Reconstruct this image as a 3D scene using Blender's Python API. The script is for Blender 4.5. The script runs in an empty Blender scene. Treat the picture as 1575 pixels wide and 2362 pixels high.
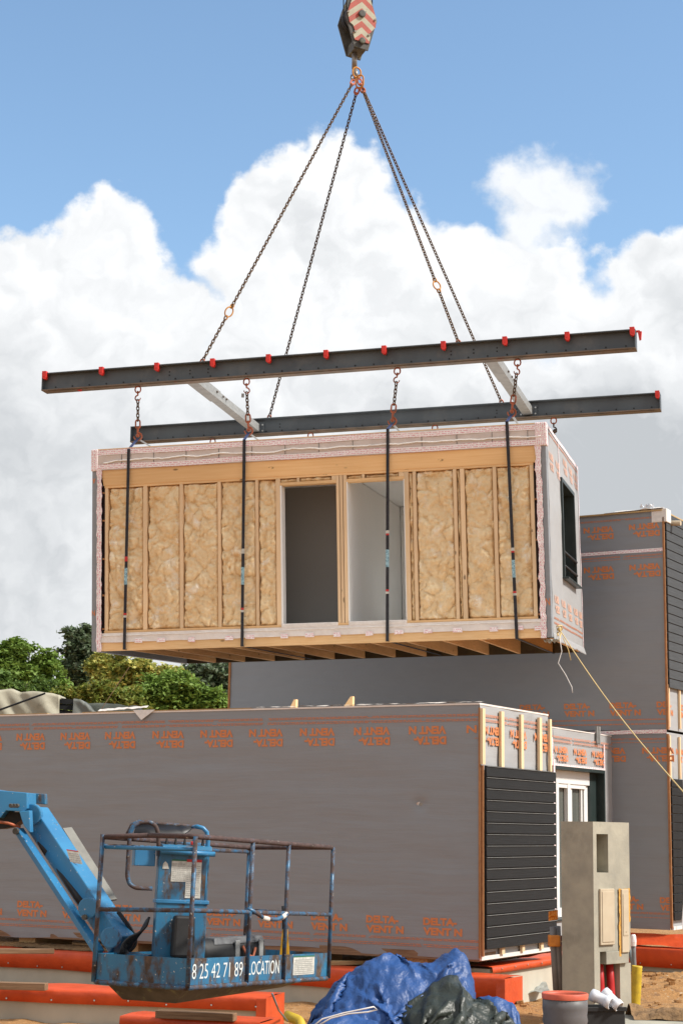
import bpy, math, random
import numpy as np
from mathutils import Vector, Matrix, noise, Euler
random.seed(7); rng = np.random.default_rng(7)
PI = math.pi; R = math.radians
sc = bpy.context.scene
C = sc.collection
# ---------------------------------------------------------------- camera
FPX, PITCH, ROLL, EYE = 3950.0, math.atan(732/3950.0), 0.0142, 2.05
cam = bpy.data.cameras.new('camera'); camo = bpy.data.objects.new('camera', cam); C.objects.link(camo)
cam.sensor_fit = 'VERTICAL'; cam.sensor_height = 36.0; cam.lens = FPX/2362*36.0
cam.clip_start = 0.1; cam.clip_end = 3000
camM = Matrix.Translation((0, 0, EYE)) @ Matrix.Rotation(PI/2+PITCH, 4, 'X') @ Matrix.Rotation(ROLL, 4, 'Z')
camo.matrix_world = camM
sc.camera = camo
CP = Vector((0, 0, EYE)); CR = camM.to_3x3()
# surveying helpers: the world point at which a sight line meets a real plane
def ray(x, y):
    d = CR @ Vector(((x-787.5)/FPX, -(y-1181)/FPX, -1)); return d/d.y
def atY(x, y, Y): return CP+ray(x, y)*Y
def atZ(x, y, z):
    d = ray(x, y); return CP+d*((z-EYE)/d.z)
def onplane(x, y, p0, n):
    d = ray(x, y); return CP+d*((p0-CP).dot(n)/d.dot(n))
KD = 1.00447
# ---------------------------------------------------------------- light
SAZ, SEL = R(-16), R(44)
sdir = Vector((math.cos(SAZ)*math.cos(SEL), math.sin(SAZ)*math.cos(SEL), math.sin(SEL)))
sun = bpy.data.lights.new('sun', 'SUN'); sun.energy = 4.0; sun.angle = R(8); sun.color = (1, .95, .87)
suno = bpy.data.objects.new('sun', sun); C.objects.link(suno)
suno.rotation_euler = sdir.to_track_quat('Z', 'Y').to_euler(); suno.location = (20, 0, 30)
sc.view_settings.view_transform = 'Standard'; sc.view_settings.look = 'None'
sc.view_settings.exposure = 0.42; sc.view_settings.gamma = 1
sc.cycles.max_bounces = 6; sc.cycles.diffuse_bounces = 4; sc.cycles.use_denoising = True
sc.cycles.sample_clamp_indirect = 4

class NT:
    def __init__(s, nt): s.nt = nt
    def n(s, t, **kw):
        nd = s.nt.nodes.new(t)
        for k, v in kw.items():
            if k.startswith('i_'):
                key = k[2:]
                nd.inputs[int(key) if key.isdigit() else key.replace('_', ' ')].default_value = v
            else: setattr(nd, k, v)
        return nd
    def l(s, a, b): s.nt.links.new(a, b)
    def math(s, op, a, b=None, c=None, clamp=False):
        nd = s.nt.nodes.new('ShaderNodeMath'); nd.operation = op; nd.use_clamp = clamp
        for i, v in enumerate((a, b, c)):
            if v is None: continue
            if isinstance(v, (int, float)): nd.inputs[i].default_value = v
            else: s.l(v, nd.inputs[i])
        return nd.outputs[0]
    def mr(s, v, a, b, c=0., d=1., kind='LINEAR'):
        nd = s.nt.nodes.new('ShaderNodeMapRange'); nd.interpolation_type = kind; s.l(v, nd.inputs[0])
        for i, q in enumerate((a, b, c, d)): nd.inputs[i+1].default_value = q
        return nd.outputs[0]
    def mix(s, f, a, b, mode='MIX'):
        nd = s.nt.nodes.new('ShaderNodeMix'); nd.data_type = 'RGBA'; nd.blend_type = mode
        for i, v in ((0, f), (6, a), (7, b)):
            if isinstance(v, (int, float)): nd.inputs[i].default_value = v
            elif isinstance(v, (tuple, list)): nd.inputs[i].default_value = (*v[:3], 1)
            else: s.l(v, nd.inputs[i])
        return nd.outputs[2]
    def noise(s, vec, scale, detail=4., rough=.55, dim='3D', out=0):
        nd = s.nt.nodes.new('ShaderNodeTexNoise'); nd.noise_dimensions = dim
        nd.inputs['Scale'].default_value = scale; nd.inputs['Detail'].default_value = detail; nd.inputs['Roughness'].default_value = rough
        if vec is not None: s.l(vec, nd.inputs['Vector'])
        return nd.outputs[out]
    def vmul(s, vec, sc_):
        nd = s.nt.nodes.new('ShaderNodeVectorMath'); nd.operation = 'MULTIPLY'; s.l(vec, nd.inputs[0]); nd.inputs[1].default_value = sc_
        return nd.outputs[0]
    def vadd(s, vec, o):
        nd = s.nt.nodes.new('ShaderNodeVectorMath'); nd.operation = 'ADD'; s.l(vec, nd.inputs[0])
        if isinstance(o, tuple): nd.inputs[1].default_value = o
        else: s.l(o, nd.inputs[1])
        return nd.outputs[0]

# ---------------------------------------------------------------- sky with cumulus, laid out by direction
W = bpy.data.worlds.new('World'); sc.world = W; W.use_nodes = True; wt = NT(W.node_tree); W.node_tree.nodes.clear()
sky = wt.n('ShaderNodeTexSky', sky_type='NISHITA', sun_disc=False, sun_elevation=SEL, sun_rotation=PI/2-SAZ, air_density=1.0, dust_density=.6, ozone_density=2.2)
tc = wt.n('ShaderNodeTexCoord')
sep = wt.n('ShaderNodeSeparateXYZ'); wt.l(tc.outputs['Generated'], sep.inputs[0])
yy = wt.math('MAXIMUM', wt.math('ABSOLUTE', sep.outputs[1]), .12)
u = wt.math('DIVIDE', sep.outputs[0], yy); v = wt.math('DIVIDE', sep.outputs[2], yy)
comb = wt.n('ShaderNodeCombineXYZ'); wt.l(u, comb.inputs[0]); wt.l(v, comb.inputs[1])
uv0 = comb.outputs[0]
def centred(nd_out, k):
    return wt.vmul(wt.vadd(nd_out, (-.5, -.5, -.5)), (k, k, 0))
w1 = centred(wt.noise(uv0, 26, 2, .5, out=1), .05)
w2 = centred(wt.noise(uv0, 75, 7, .6, out=1), .022)
uvw = wt.vadd(wt.vadd(uv0, w1), w2)
blobs = [(250,545,100),(185,560,85),(60,640,100),(-30,640,100),(120,600,80),(310,600,80),(370,700,75),(200,700,150),(440,740,60),(300,800,160),(-60,760,200),(20,800,200),
 (700,370,72),(650,415,74),(780,388,76),(825,440,60),(575,440,30),(590,500,60),(620,560,110),(720,520,150),(850,520,80),(910,560,85),(530,580,50),(510,640,48),(740,680,190),(600,700,120),(560,760,90),(960,640,110),(850,750,200),
 (1060,570,48),(1010,560,45),(1120,620,60),(1060,720,150),(1210,690,130),(1200,600,50),(1290,640,55),(1270,580,30),
 (1480,600,60),(1420,640,60),(1540,610,60),(1620,620,90),(1340,700,70),(1420,760,140),(1520,740,140)]
soft = [(1180,410,45),(1245,425,50),(1300,425,40),(1250,470,55),(1290,480,40),(1200,450,45),(1235,520,40),(1330,460,25),(1230,560,42),(1200,540,34),(1260,590,45),(1215,490,48),(1310,455,40)]
def field(bl, uvn, k=.012):
    cur = None
    for x, y, r in bl:
        d = ray(x*KD, y*KD)
        nd = wt.n('ShaderNodeVectorMath', operation='DISTANCE'); wt.l(uvn, nd.inputs[0]); nd.inputs[1].default_value = (d.x, d.z, 0)
        o = wt.math('SUBTRACT', nd.outputs['Value'], (r+9)/FPX)
        cur = o if cur is None else wt.math('SMOOTH_MIN', cur, o, k)
    return cur
sepw = wt.n('ShaderNodeSeparateXYZ'); wt.l(uvw, sepw.inputs[0])
vb = ray(787, 800).z
base = wt.math('SUBTRACT', sepw.outputs[1], vb)
A = wt.math('SMOOTH_MIN', field(blobs, uvw), base, .02)
mA = wt.mr(A, .0035, -.0065, kind='SMOOTHSTEP')
B = field(soft, wt.vadd(uvw, centred(wt.noise(uv0, 40, 6, .65, out=1), .03)))
mB = wt.mr(B, .012, -.010, 0, .93, kind='SMOOTHSTEP')
mask = wt.math('MAXIMUM', mA, mB)
# added clouds out of view, cover and brightness set as fill light
far = wt.mr(wt.noise(tc.outputs['Generated'], 2.6, 6, .6), .40, .5)
behind = wt.math('MAXIMUM', wt.mr(wt.math('ABSOLUTE', u), .32, .6), wt.mr(sep.outputs[1], .3, .1))
mask = wt.math('MAXIMUM', mask, wt.math('MULTIPLY', far, behind))
mask = wt.math('MULTIPLY', mask, 1.0, clamp=True)
# relief of the cloud: the billow field sampled twice, towards the sun
rel = wt.math('SUBTRACT', wt.noise(uvw, 17, 6, .5), wt.noise(wt.vadd(uvw, (.006, .010, 0)), 17, 6, .5))
rel = wt.mr(rel, -.12, .12, -1, 1)
big = wt.mr(wt.noise(wt.vadd(uv0, (3.1, .4, 0)), 5.5, 4, .5), .38, .66)
low = wt.mr(v, ray(787, 620).z, ray(787, 1150).z, 0, 1, 'SMOOTHSTEP')
edge = wt.mr(A, -.004, -.045, 0, 1)
g = wt.math('ADD', wt.math('MULTIPLY', low, .40), wt.math('MULTIPLY', wt.math('MULTIPLY', big, edge), .48))
rshade = wt.mr(wt.math('SUBTRACT', u, wt.math('MULTIPLY', wt.math('SUBTRACT', v, ray(1000, 640).z), .5)), ray(900, 700).x, ray(1060, 700).x, 0, .35, 'SMOOTHSTEP')
g = wt.math('ADD', g, wt.math('MULTIPLY', rshade, edge))
g = wt.math('ADD', g, wt.math('MULTIPLY', rel, -.22), clamp=True)
ccol = wt.mix(g, (6.9, 7.0, 7.1), (3.9, 4.1, 4.3)); ccol = wt.mix(wt.mr(sep.outputs[1], .45, .1), ccol, (5.6, 5.5, 5.4))
skyc = wt.mix(1.0, sky.outputs[0], (1.48, 1.54, 1.46), 'MULTIPLY')
col = wt.mix(mask, skyc, ccol)
bg = wt.n('ShaderNodeBackground', i_Strength=.11); wt.l(col, bg.inputs[0])
wo = wt.n('ShaderNodeOutputWorld'); wt.l(bg.outputs[0], wo.inputs[0])

# ---------------------------------------------------------------- materials
MATS = {}
def newmat(name):
    m = bpy.data.materials.new(name); m.use_nodes = True; t = NT(m.node_tree)
    return m, t, m.node_tree.nodes['Principled BSDF']
def bumpit(t, b, h, strength=.3, dist=.01):
    bn = t.n('ShaderNodeBump', i_Strength=strength, i_Distance=dist); t.l(h, bn.inputs['Height']); t.l(bn.outputs[0], b.inputs['Normal'])
def mat(name, c1, c2=None, scale=6, stretch=(1, 1, 1), rough=.7, metal=0, bump=.0, bscale=None, bdist=.01, coord='Object', lo=.35, hi=.65, detail=6, spec=.4, extra=None, e_scale=3, e_lo=.58, e_hi=.66):
    m, t, b = newmat(name)
    c2 = c2 or tuple(x*.85 for x in c1)
    co = t.n('ShaderNodeTexCoord').outputs[coord]; vs = t.vmul(co, stretch)
    f = t.mr(t.noise(vs, scale, detail), lo, hi)
    col = t.mix(f, c1, c2)
    if extra: col = t.mix(t.mr(t.noise(t.vadd(co, (7, 3, 1)), e_scale, 8, .65), e_lo, e_hi), col, extra)
    t.l(col, b.inputs['Base Color'])
    b.inputs['Roughness'].default_value = rough; b.inputs['Metallic'].default_value = metal; b.inputs['Specular IOR Level'].default_value = spec
    if bump: bumpit(t, b, t.noise(vs, bscale or scale*2, 6), bump, bdist)
    MATS[name] = m; return m
def wood(name, c1, c2, knots=True, rough=.75, grain=(1.2, 22, 1)):
    m, t, b = newmat(name)
    uvc = t.n('ShaderNodeTexCoord').outputs['UV']
    f = t.mr(t.noise(t.vmul(uvc, grain), 3, 5, .6), .3, .7)
    col = t.mix(f, c1, c2)
    tone = t.mr(t.noise(uvc, .45, 1), .35, .65, .9, 1.12)
    col = t.mix(1.0, col, (1, 1, 1), 'MULTIPLY')
    h = t.n('ShaderNodeHueSaturation'); t.l(col, h.inputs['Color']); t.l(tone, h.inputs['Value']); col = h.outputs[0]
    if knots:
        vo = t.n('ShaderNodeTexVoronoi', i_Scale=1.0); t.l(t.vmul(uvc, (2.6, 6.5, 1)), vo.inputs['Vector'])
        wn = t.noise(uvc, 9, 2)
        kf = t.math('MULTIPLY', t.mr(vo.outputs['Distance'], .07, .13, 1, 0), t.mr(wn, .42, .48))
        col = t.mix(kf, col, tuple(x*.38 for x in c2))
    t.l(col, b.inputs['Base Color']); b.inputs['Roughness'].default_value = rough; b.inputs['Specular IOR Level'].default_value = .25
    bumpit(t, b, f, .12, .004); MATS[name] = m; return m
def membrane(name, c, k=1.0, spec=.4):
    m, t, b = newmat(name)
    co = t.n('ShaderNodeTexCoord').outputs['Object']
    w = t.vadd(co, t.vmul(t.noise(co, .9, 1, out=1), (.0, .0, .12)))
    f = t.mr(t.noise(t.vmul(co, (1.4, 1.4, 3)), 2.2, 6, .6), .3, .7)
    t.l(t.mix(f, c, tuple(x*.95 for x in c)), b.inputs['Base Color'])
    h1 = t.noise(t.vmul(w, (.55, .55, 7)), 1.6, 3, .5); h2 = t.noise(t.vmul(w, (.5, .5, 16)), 2, 3, .55)
    big = t.mr(t.noise(co, .8, 1), .45, .65)
    h = t.math('ADD', t.math('MULTIPLY', h1, .7), t.math('MULTIPLY', t.math('MULTIPLY', h2, big), .12))
    bumpit(t, b, h, .22*k, .045); b.inputs['Roughness'].default_value = .5; b.inputs['Specular IOR Level'].default_value = spec
    MATS[name] = m; return m
membrane('membrane', (.258, .275, .298)); membrane('membrane_sunlit', (.365, .37, .375), .6)  # one membrane; sunlight on the side faces is painted in as a paler copy
mat('print', (.66, .235, .09), (.57, .20, .08), 30, rough=.6, lo=.3, hi=.7)
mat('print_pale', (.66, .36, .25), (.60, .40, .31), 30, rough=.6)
mat('smallprint', (.60, .23, .12), (.45, .2, .13), 40, rough=.6)
wood('spruce', (.86, .60, .33), (.74, .47, .22)); wood('spruce_light', (.80, .61, .40), (.70, .50, .29)); wood('glulam', (.86, .57, .29), (.78, .48, .215), True, grain=(.5, 14, 1))
wood('joist', (.74, .44, .21), (.58, .33, .14)); wood('osb', (.42, .20, .085), (.28, .13, .06), False, grain=(3, 9, 1)); wood('old_plank', (.30, .19, .11), (.15, .085, .05), False)
wood('board_light', (.55, .40, .20), (.38, .24, .11), False)
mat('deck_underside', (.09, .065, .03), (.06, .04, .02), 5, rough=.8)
mat('white_film', (.82, .76, .71), (.74, .68, .63), 8, rough=.45, bump=.4, bscale=9, bdist=.03)
mat('grey_band', (.66, .58, .53), (.60, .52, .48), 4, rough=.5, bump=.3, bscale=5, bdist=.03)
mat('bead', (.80, .76, .72), (.7, .66, .62), 20, rough=.5)
mat('lining', (.88, .88, .86), (.86, .86, .84), 1, rough=.9)
mat('lining_board', (.30, .30, .29), (.285, .285, .275), 1, rough=.9)
mat('lining_grey', (.30, .285, .26), (.28, .265, .24), 1, rough=.9)
mat('steel', (.10, .120, .134), (.075, .088, .10), 2.2, (1, 1, .4), rough=.5, metal=.0, bump=.05, extra=(.16, .165, .165), e_scale=1.3, e_lo=.55, e_hi=.75)
mat('steel_under', (.20, .15, .11), (.12, .10, .08), 4, rough=.7, extra=(.17, .08, .05), e_scale=5)
mat('galv', (.30, .305, .30), (.23, .235, .23), 9, (1, 1, 3), rough=.55, metal=.1)
mat('black', (.012, .012, .013), (.02, .02, .02), 8, rough=.6); mat('dark_gap', (.03, .012, .012), rough=.9)
mat('red_plastic', (.75, .045, .03), (.6, .03, .025), 9, rough=.45)
mat('chain', (.17, .105, .06), (.09, .06, .04), 30, rough=.55, metal=.5, bump=.2)
mat('chain_dark', (.06, .05, .045), (.10, .06, .04), 30, rough=.55, metal=.4)
mat('hook_red', (.48, .13, .06), (.25, .08, .04), 16, rough=.6, metal=.2)
mat('pink_shackle', (.66, .25, .18), (.5, .17, .12), 16, rough=.6)
mat('ring_yellow', (.55, .24, .03), (.35, .14, .03), 14, rough=.5, metal=.2)
mat('hook_steel', (.30, .25, .20), (.16, .14, .12), 12, rough=.4, metal=.6)
mat('block_grey', (.09, .085, .075), (.055, .055, .05), 9, rough=.6, extra=(.15, .16, .10), e_scale=6)
mat('strap', (.035, .036, .042), (.022, .022, .028), 12, rough=.8); mat('strap_blue', (.03, .045, .12), rough=.8); mat('strap_grey', (.36, .37, .37), rough=.7)
mat('label_blue', (.36, .58, .66), (.16, .30, .38), 60, rough=.6, lo=.45, hi=.55); mat('label_white', (.62, .62, .57), (.42, .42, .38), 30, rough=.6); mat('label_print', (.28, .28, .26), (.4, .4, .38), 60, rough=.7)
mat('label_green', (.03, .16, .10), rough=.6); mat('label_red', (.55, .04, .04), rough=.6)
mat('rope', (.68, .52, .24), (.5, .36, .16), 60, rough=.9); mat('rope_white', (.74, .72, .70), rough=.8)
mat('concrete', (.40, .375, .30), (.30, .285, .235), 3.5, rough=.9, bump=.25, bscale=30, extra=(.22, .21, .17), e_scale=1.7, e_lo=.55, e_hi=.75)
mat('concrete_wall', (.54, .50, .41), (.43, .40, .33), 2.0, (1, 1, .5), rough=.9, bump=.2, bscale=20, extra=(.40, .27, .10), e_scale=2.2, e_lo=.6, e_hi=.75)
mat('orange_foil', (.66, .09, .025), (.55, .07, .02), 5, rough=.38, bump=.5, bscale=6, bdist=.03, extra=(.55, .13, .07), e_scale=3, e_lo=.62, e_hi=.8)
mat('orange_tape', (.70, .25, .03), (.5, .16, .02), 12, rough=.5)
mat('meter_door', (.52, .44, .32), (.47, .39, .28), 6, rough=.55); mat('foam_orange', (.66, .38, .09), (.5, .26, .05), 25, rough=.9, bump=.5)
mat('red_pipe', (.50, .02, .02), (.40, .015, .015), 5, rough=.45); mat('grey_pipe', (.22, .22, .225), (.17, .17, .175), 6, rough=.5); mat('yellow_pipe', (.62, .44, .03), (.45, .31, .03), 14, rough=.5)
mat('grey_bucket', (.135, .13, .135), (.105, .10, .10), 6, rough=.5); mat('white_plastic', (.74, .76, .80), (.66, .68, .72), 5, rough=.4); mat('rim_orange', (.62, .13, .07), (.5, .09, .05), 8, rough=.5)
mat('frame_dark', (.018, .030, .029), (.026, .038, .037), 4, rough=.4); mat('pvc_white', (.76, .77, .76), (.72, .73, .72), 3, rough=.4)
mat('tarp_beige', (.46, .43, .33), (.38, .36, .28), 3, rough=.7, bump=.3, bscale=3, bdist=.05, extra=(.30, .28, .21), e_scale=1.5); mat('tarp_grey', (.20, .21, .19), (.16, .17, .155), 3, rough=.7); mat('tarp_greenish', (.27, .29, .24), (.22, .24, .2), 3, rough=.7)
mat('stone_dirt', (.27, .16, .075), (.15, .09, .045), 12, rough=.95, bump=.7, bscale=20, bdist=.04)
mat('cable', (.012, .012, .014), rough=.45); mat('cable_grey', (.22, .27, .30), rough=.5); mat('chrome', (.7, .7, .7), rough=.2, metal=1)
mat('print_white', (.72, .74, .70), (.5, .58, .6), 40, rough=.7, lo=.4, hi=.75); mat('scrap_dark', (.22, .215, .19), (.17, .165, .15), 8, rough=.7); mat('scrap', (.34, .35, .32), (.25, .26, .24), 8, rough=.6)
mat('bag_grey', (.13, .135, .14), (.06, .06, .065), 14, rough=.6); mat('cone_yellow', (.75, .38, .02), rough=.5); mat('white_tape', (.72, .66, .58), rough=.7)
mat('studs_metal', (.5, .5, .48), rough=.35, metal=.8); mat('bark', (.10, .075, .05), (.06, .045, .03), 12, rough=.9)

def tape_mat(name, back=(.84, .79, .78), ink=(.66, .12, .22)):
    m, t, b = newmat(name); uvc = t.n('ShaderNodeTexCoord').outputs['UV']
    br = t.n('ShaderNodeTexBrick', offset=.5, i_Scale=1.0); t.l(uvc, br.inputs['Vector'])
    br.inputs['Mortar Size'].default_value = .0085; br.inputs['Brick Width'].default_value = .085; br.inputs['Row Height'].default_value = .026
    br.inputs['Mortar Smooth'].default_value = .2
    n = t.mr(t.noise(t.vmul(uvc, (1, .6, 1)), 90, 2), .38, .52)
    f = t.math('MULTIPLY', t.math('SUBTRACT', 1.0, br.outputs['Fac']), t.math('MULTIPLY', n, .8))
    base = t.mix(t.mr(t.noise(uvc, 12, 4), .35, .7), back, tuple(min(1, x*1.12) for x in back))
    t.l(t.mix(f, base, ink), b.inputs['Base Color']); b.inputs['Roughness'].default_value = .4
    bumpit(t, b, t.noise(uvc, 18, 5), .5, .02); MATS[name] = m
tape_mat('tape')
def siding_mat(name, c, k=1.):
    m, t, b = newmat(name); uvc = t.n('ShaderNodeTexCoord').outputs['UV']
    f = t.mr(t.noise(t.vmul(uvc, (1.2, 30, 1)), 2, 5, .6), .3, .7)
    sp = t.mr(t.noise(uvc, 5, 5), .62, .75)
    col = t.mix(f, c, tuple(x*1.5 for x in c)); col = t.mix(t.math('MULTIPLY', sp, .5), col, tuple(x*2.2 for x in c))
    t.l(col, b.inputs['Base Color']); b.inputs['Roughness'].default_value = .6; b.inputs['Specular IOR Level'].default_value = .18
    bumpit(t, b, f, .3, .004); MATS[name] = m
siding_mat('siding', (.0125, .013, .0135)); siding_mat('siding_grey', (.052, .056, .06))
def paint_rust(name, blue, blue2, rust, lo, hi, sc_=7, st=(1, 1, .45)):
    m, t, b = newmat(name); co = t.n('ShaderNodeTexCoord').outputs['Object']
    base = t.mix(t.mr(t.noise(co, 2.5, 4), .3, .7), blue, blue2)
    r1 = t.mr(t.noise(t.vmul(co, st), sc_, 9, .68), lo, hi)
    rc = t.mix(t.mr(t.noise(co, 22, 4), .35, .65), rust, tuple(x*.5 for x in rust))
    sp = t.mr(t.noise(t.vadd(co, (4, 4, 4)), 38, 3), .68, .72)
    c = t.mix(r1, base, rc); c = t.mix(t.math('MULTIPLY', sp, .7), c, (.6, .55, .45))
    t.l(c, b.inputs['Base Color']); t.l(t.mr(r1, 0, 1, .38, .85), b.inputs['Roughness'])
    bumpit(t, b, r1, .25, .003); MATS[name] = m
paint_rust('blue_paint', (.024, .15, .32), (.035, .21, .40), (.10, .055, .035), .60, .68)
paint_rust('blue_worn', (.016, .115, .23), (.025, .17, .31), (.10, .065, .045), .47, .60)
paint_rust('rail_rust', (.05, .06, .08), (.03, .10, .2), (.085, .05, .045), .30, .42, 9, (1, 1, 1))
paint_rust('rail_worn', (.02, .10, .20), (.03, .14, .27), (.085, .055, .048), .40, .54, 9, (1, 1, 1))
def insul():
    m, t, b = newmat('insulation'); co = t.n('ShaderNodeTexCoord').outputs['Object']
    wv = t.vadd(co, t.vmul(t.noise(co, 5, 4, out=1), (.25, .25, .25)))
    a = t.mix(t.mr(t.noise(wv, 4.2, 6, .6), .34, .66), (.90, .73, .47), (.81, .59, .33))
    a = t.mix(t.mr(t.noise(t.vadd(wv, (3, 8, 2)), 5, 5, .6), .55, .76), a, (.95, .90, .79))
    a = t.mix(t.math('MULTIPLY', t.mr(t.noise(t.vadd(wv, (9, 1, 5)), 7, 7, .7), .60, .78), .7), a, (.52, .28, .13))
    t.l(a, b.inputs['Base Color']); b.inputs['Roughness'].default_value = 1; b.inputs['Specular IOR Level'].default_value = .0
    bumpit(t, b, t.math('ADD', t.noise(wv, 22, 6, .6), t.noise(t.vmul(wv, (1, 1, 3)), 60, 3)), .5, .02); MATS['insulation'] = m
insul()
def tarpm(name, c, c2, rough=.33):
    m, t, b = newmat(name); co = t.n('ShaderNodeTexCoord').outputs['Object']
    t.l(t.mix(t.mr(t.noise(co, 3, 3), .35, .65), c, c2), b.inputs['Base Color']); b.inputs['Roughness'].default_value = rough; b.inputs['Specular IOR Level'].default_value = .5
    wv = t.vadd(co, t.vmul(t.noise(co, 6, 3, out=1), (.15, .15, .15)))
    vo = t.n('ShaderNodeTexVoronoi', i_Scale=14.0, feature='F1'); t.l(t.vmul(wv, (1, 1, .6)), vo.inputs['Vector'])
    vo2 = t.n('ShaderNodeTexVoronoi', i_Scale=36.0, feature='F1'); t.l(wv, vo2.inputs['Vector'])
    bumpit(t, b, t.math('ADD', vo.outputs['Distance'], t.math('MULTIPLY', vo2.outputs['Distance'], .5)), .30, .02); MATS[name] = m
tarpm('tarp_blue', (.012, .055, .19), (.018, .075, .25), .5); tarpm('tarp_green', (.018, .024, .019), (.028, .035, .027), .45)
def chevron():
    m, t, b = newmat('chevron'); co = t.n('ShaderNodeTexCoord').outputs['Object']
    s = t.n('ShaderNodeSeparateXYZ'); t.l(co, s.inputs[0])
    vv = t.math('ADD', s.outputs[2], t.math('MULTIPLY', t.math('ABSOLUTE', s.outputs[0]), .86))
    fr = t.math('FRACT', t.math('DIVIDE', t.math('ADD', vv, 2.15+.088), .215))
    st = t.mr(fr, .495, .505)
    red = t.mix(t.mr(t.noise(co, 9, 5), .35, .65), (.44, .085, .055), (.34, .07, .045))
    wh = t.mix(t.mr(t.noise(co, 9, 5), .35, .65), (.46, .43, .32), (.36, .345, .25))
    c = t.mix(st, wh, red); c = t.mix(t.mr(t.noise(t.vadd(co, (2, 5, 1)), 7, 9, .7), .60, .68), c, (.06, .06, .03))
    t.l(c, b.inputs['Base Color']); b.inputs['Roughness'].default_value = .55; MATS['chevron'] = m
chevron()
def soilm():
    m, t, b = newmat('soil'); co = t.n('ShaderNodeTexCoord').outputs['Object']
    a = t.mix(t.mr(t.noise(co, 1.1, 8, .6), .35, .65), (.37, .175, .05), (.45, .25, .10))
    a = t.mix(t.mr(t.noise(co, 6, 8, .65), .52, .7), a, (.19, .10, .045)); a = t.mix(t.mr(t.noise(t.vadd(co, (3, 3, 3)), 16, 4), .64, .7), a, (.55, .47, .34))
    t.l(a, b.inputs['Base Color']); b.inputs['Roughness'].default_value = .95
    bumpit(t, b, t.noise(co, 14, 9, .65), .9, .06); MATS['soil'] = m
soilm()
def leafm(name, c1, c2, c3):
    m, t, b = newmat(name); co = t.n('ShaderNodeTexCoord').outputs['Object']
    a = t.mix(t.mr(t.noise(co, .55, 3), .35, .65), c1, c2); a = t.mix(t.mr(t.noise(co, 6, 2), .45, .7), a, c3)
    t.l(a, b.inputs['Base Color']); b.inputs['Roughness'].default_value = .6; b.inputs['Specular IOR Level'].default_value = .3
    tr = t.n('ShaderNodeBsdfTranslucent'); t.l(a, tr.inputs[0]); ms = t.n('ShaderNodeMixShader', i_0=.3)
    out = [n for n in m.node_tree.nodes if n.type == 'OUTPUT_MATERIAL'][0]
    t.l(b.outputs[0], ms.inputs[1]); t.l(tr.outputs[0], ms.inputs[2]); t.l(ms.outputs[0], out.inputs[0]); MATS[name] = m
leafm('leaf_bright', (.17, .28, .05), (.24, .35, .07), (.12, .20, .04)); leafm('leaf_mid', (.10, .19, .04), (.15, .23, .05), (.07, .12, .03))
leafm('leaf_dark', (.08, .13, .06), (.12, .17, .085), (.22, .26, .18)); leafm('leaf_yellow', (.34, .36, .09), (.20, .27, .06), (.72, .62, .18)); leafm('leaf_olive', (.20, .25, .045), (.14, .20, .035), (.36, .31, .07))
def glassm():
    m, t, b = newmat('glass'); b.inputs['Base Color'].default_value = (.10, .11, .10, 1); b.inputs['Roughness'].default_value = .06; b.inputs['Specular IOR Level'].default_value = .8
    MATS['glass'] = m
glassm()

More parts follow.
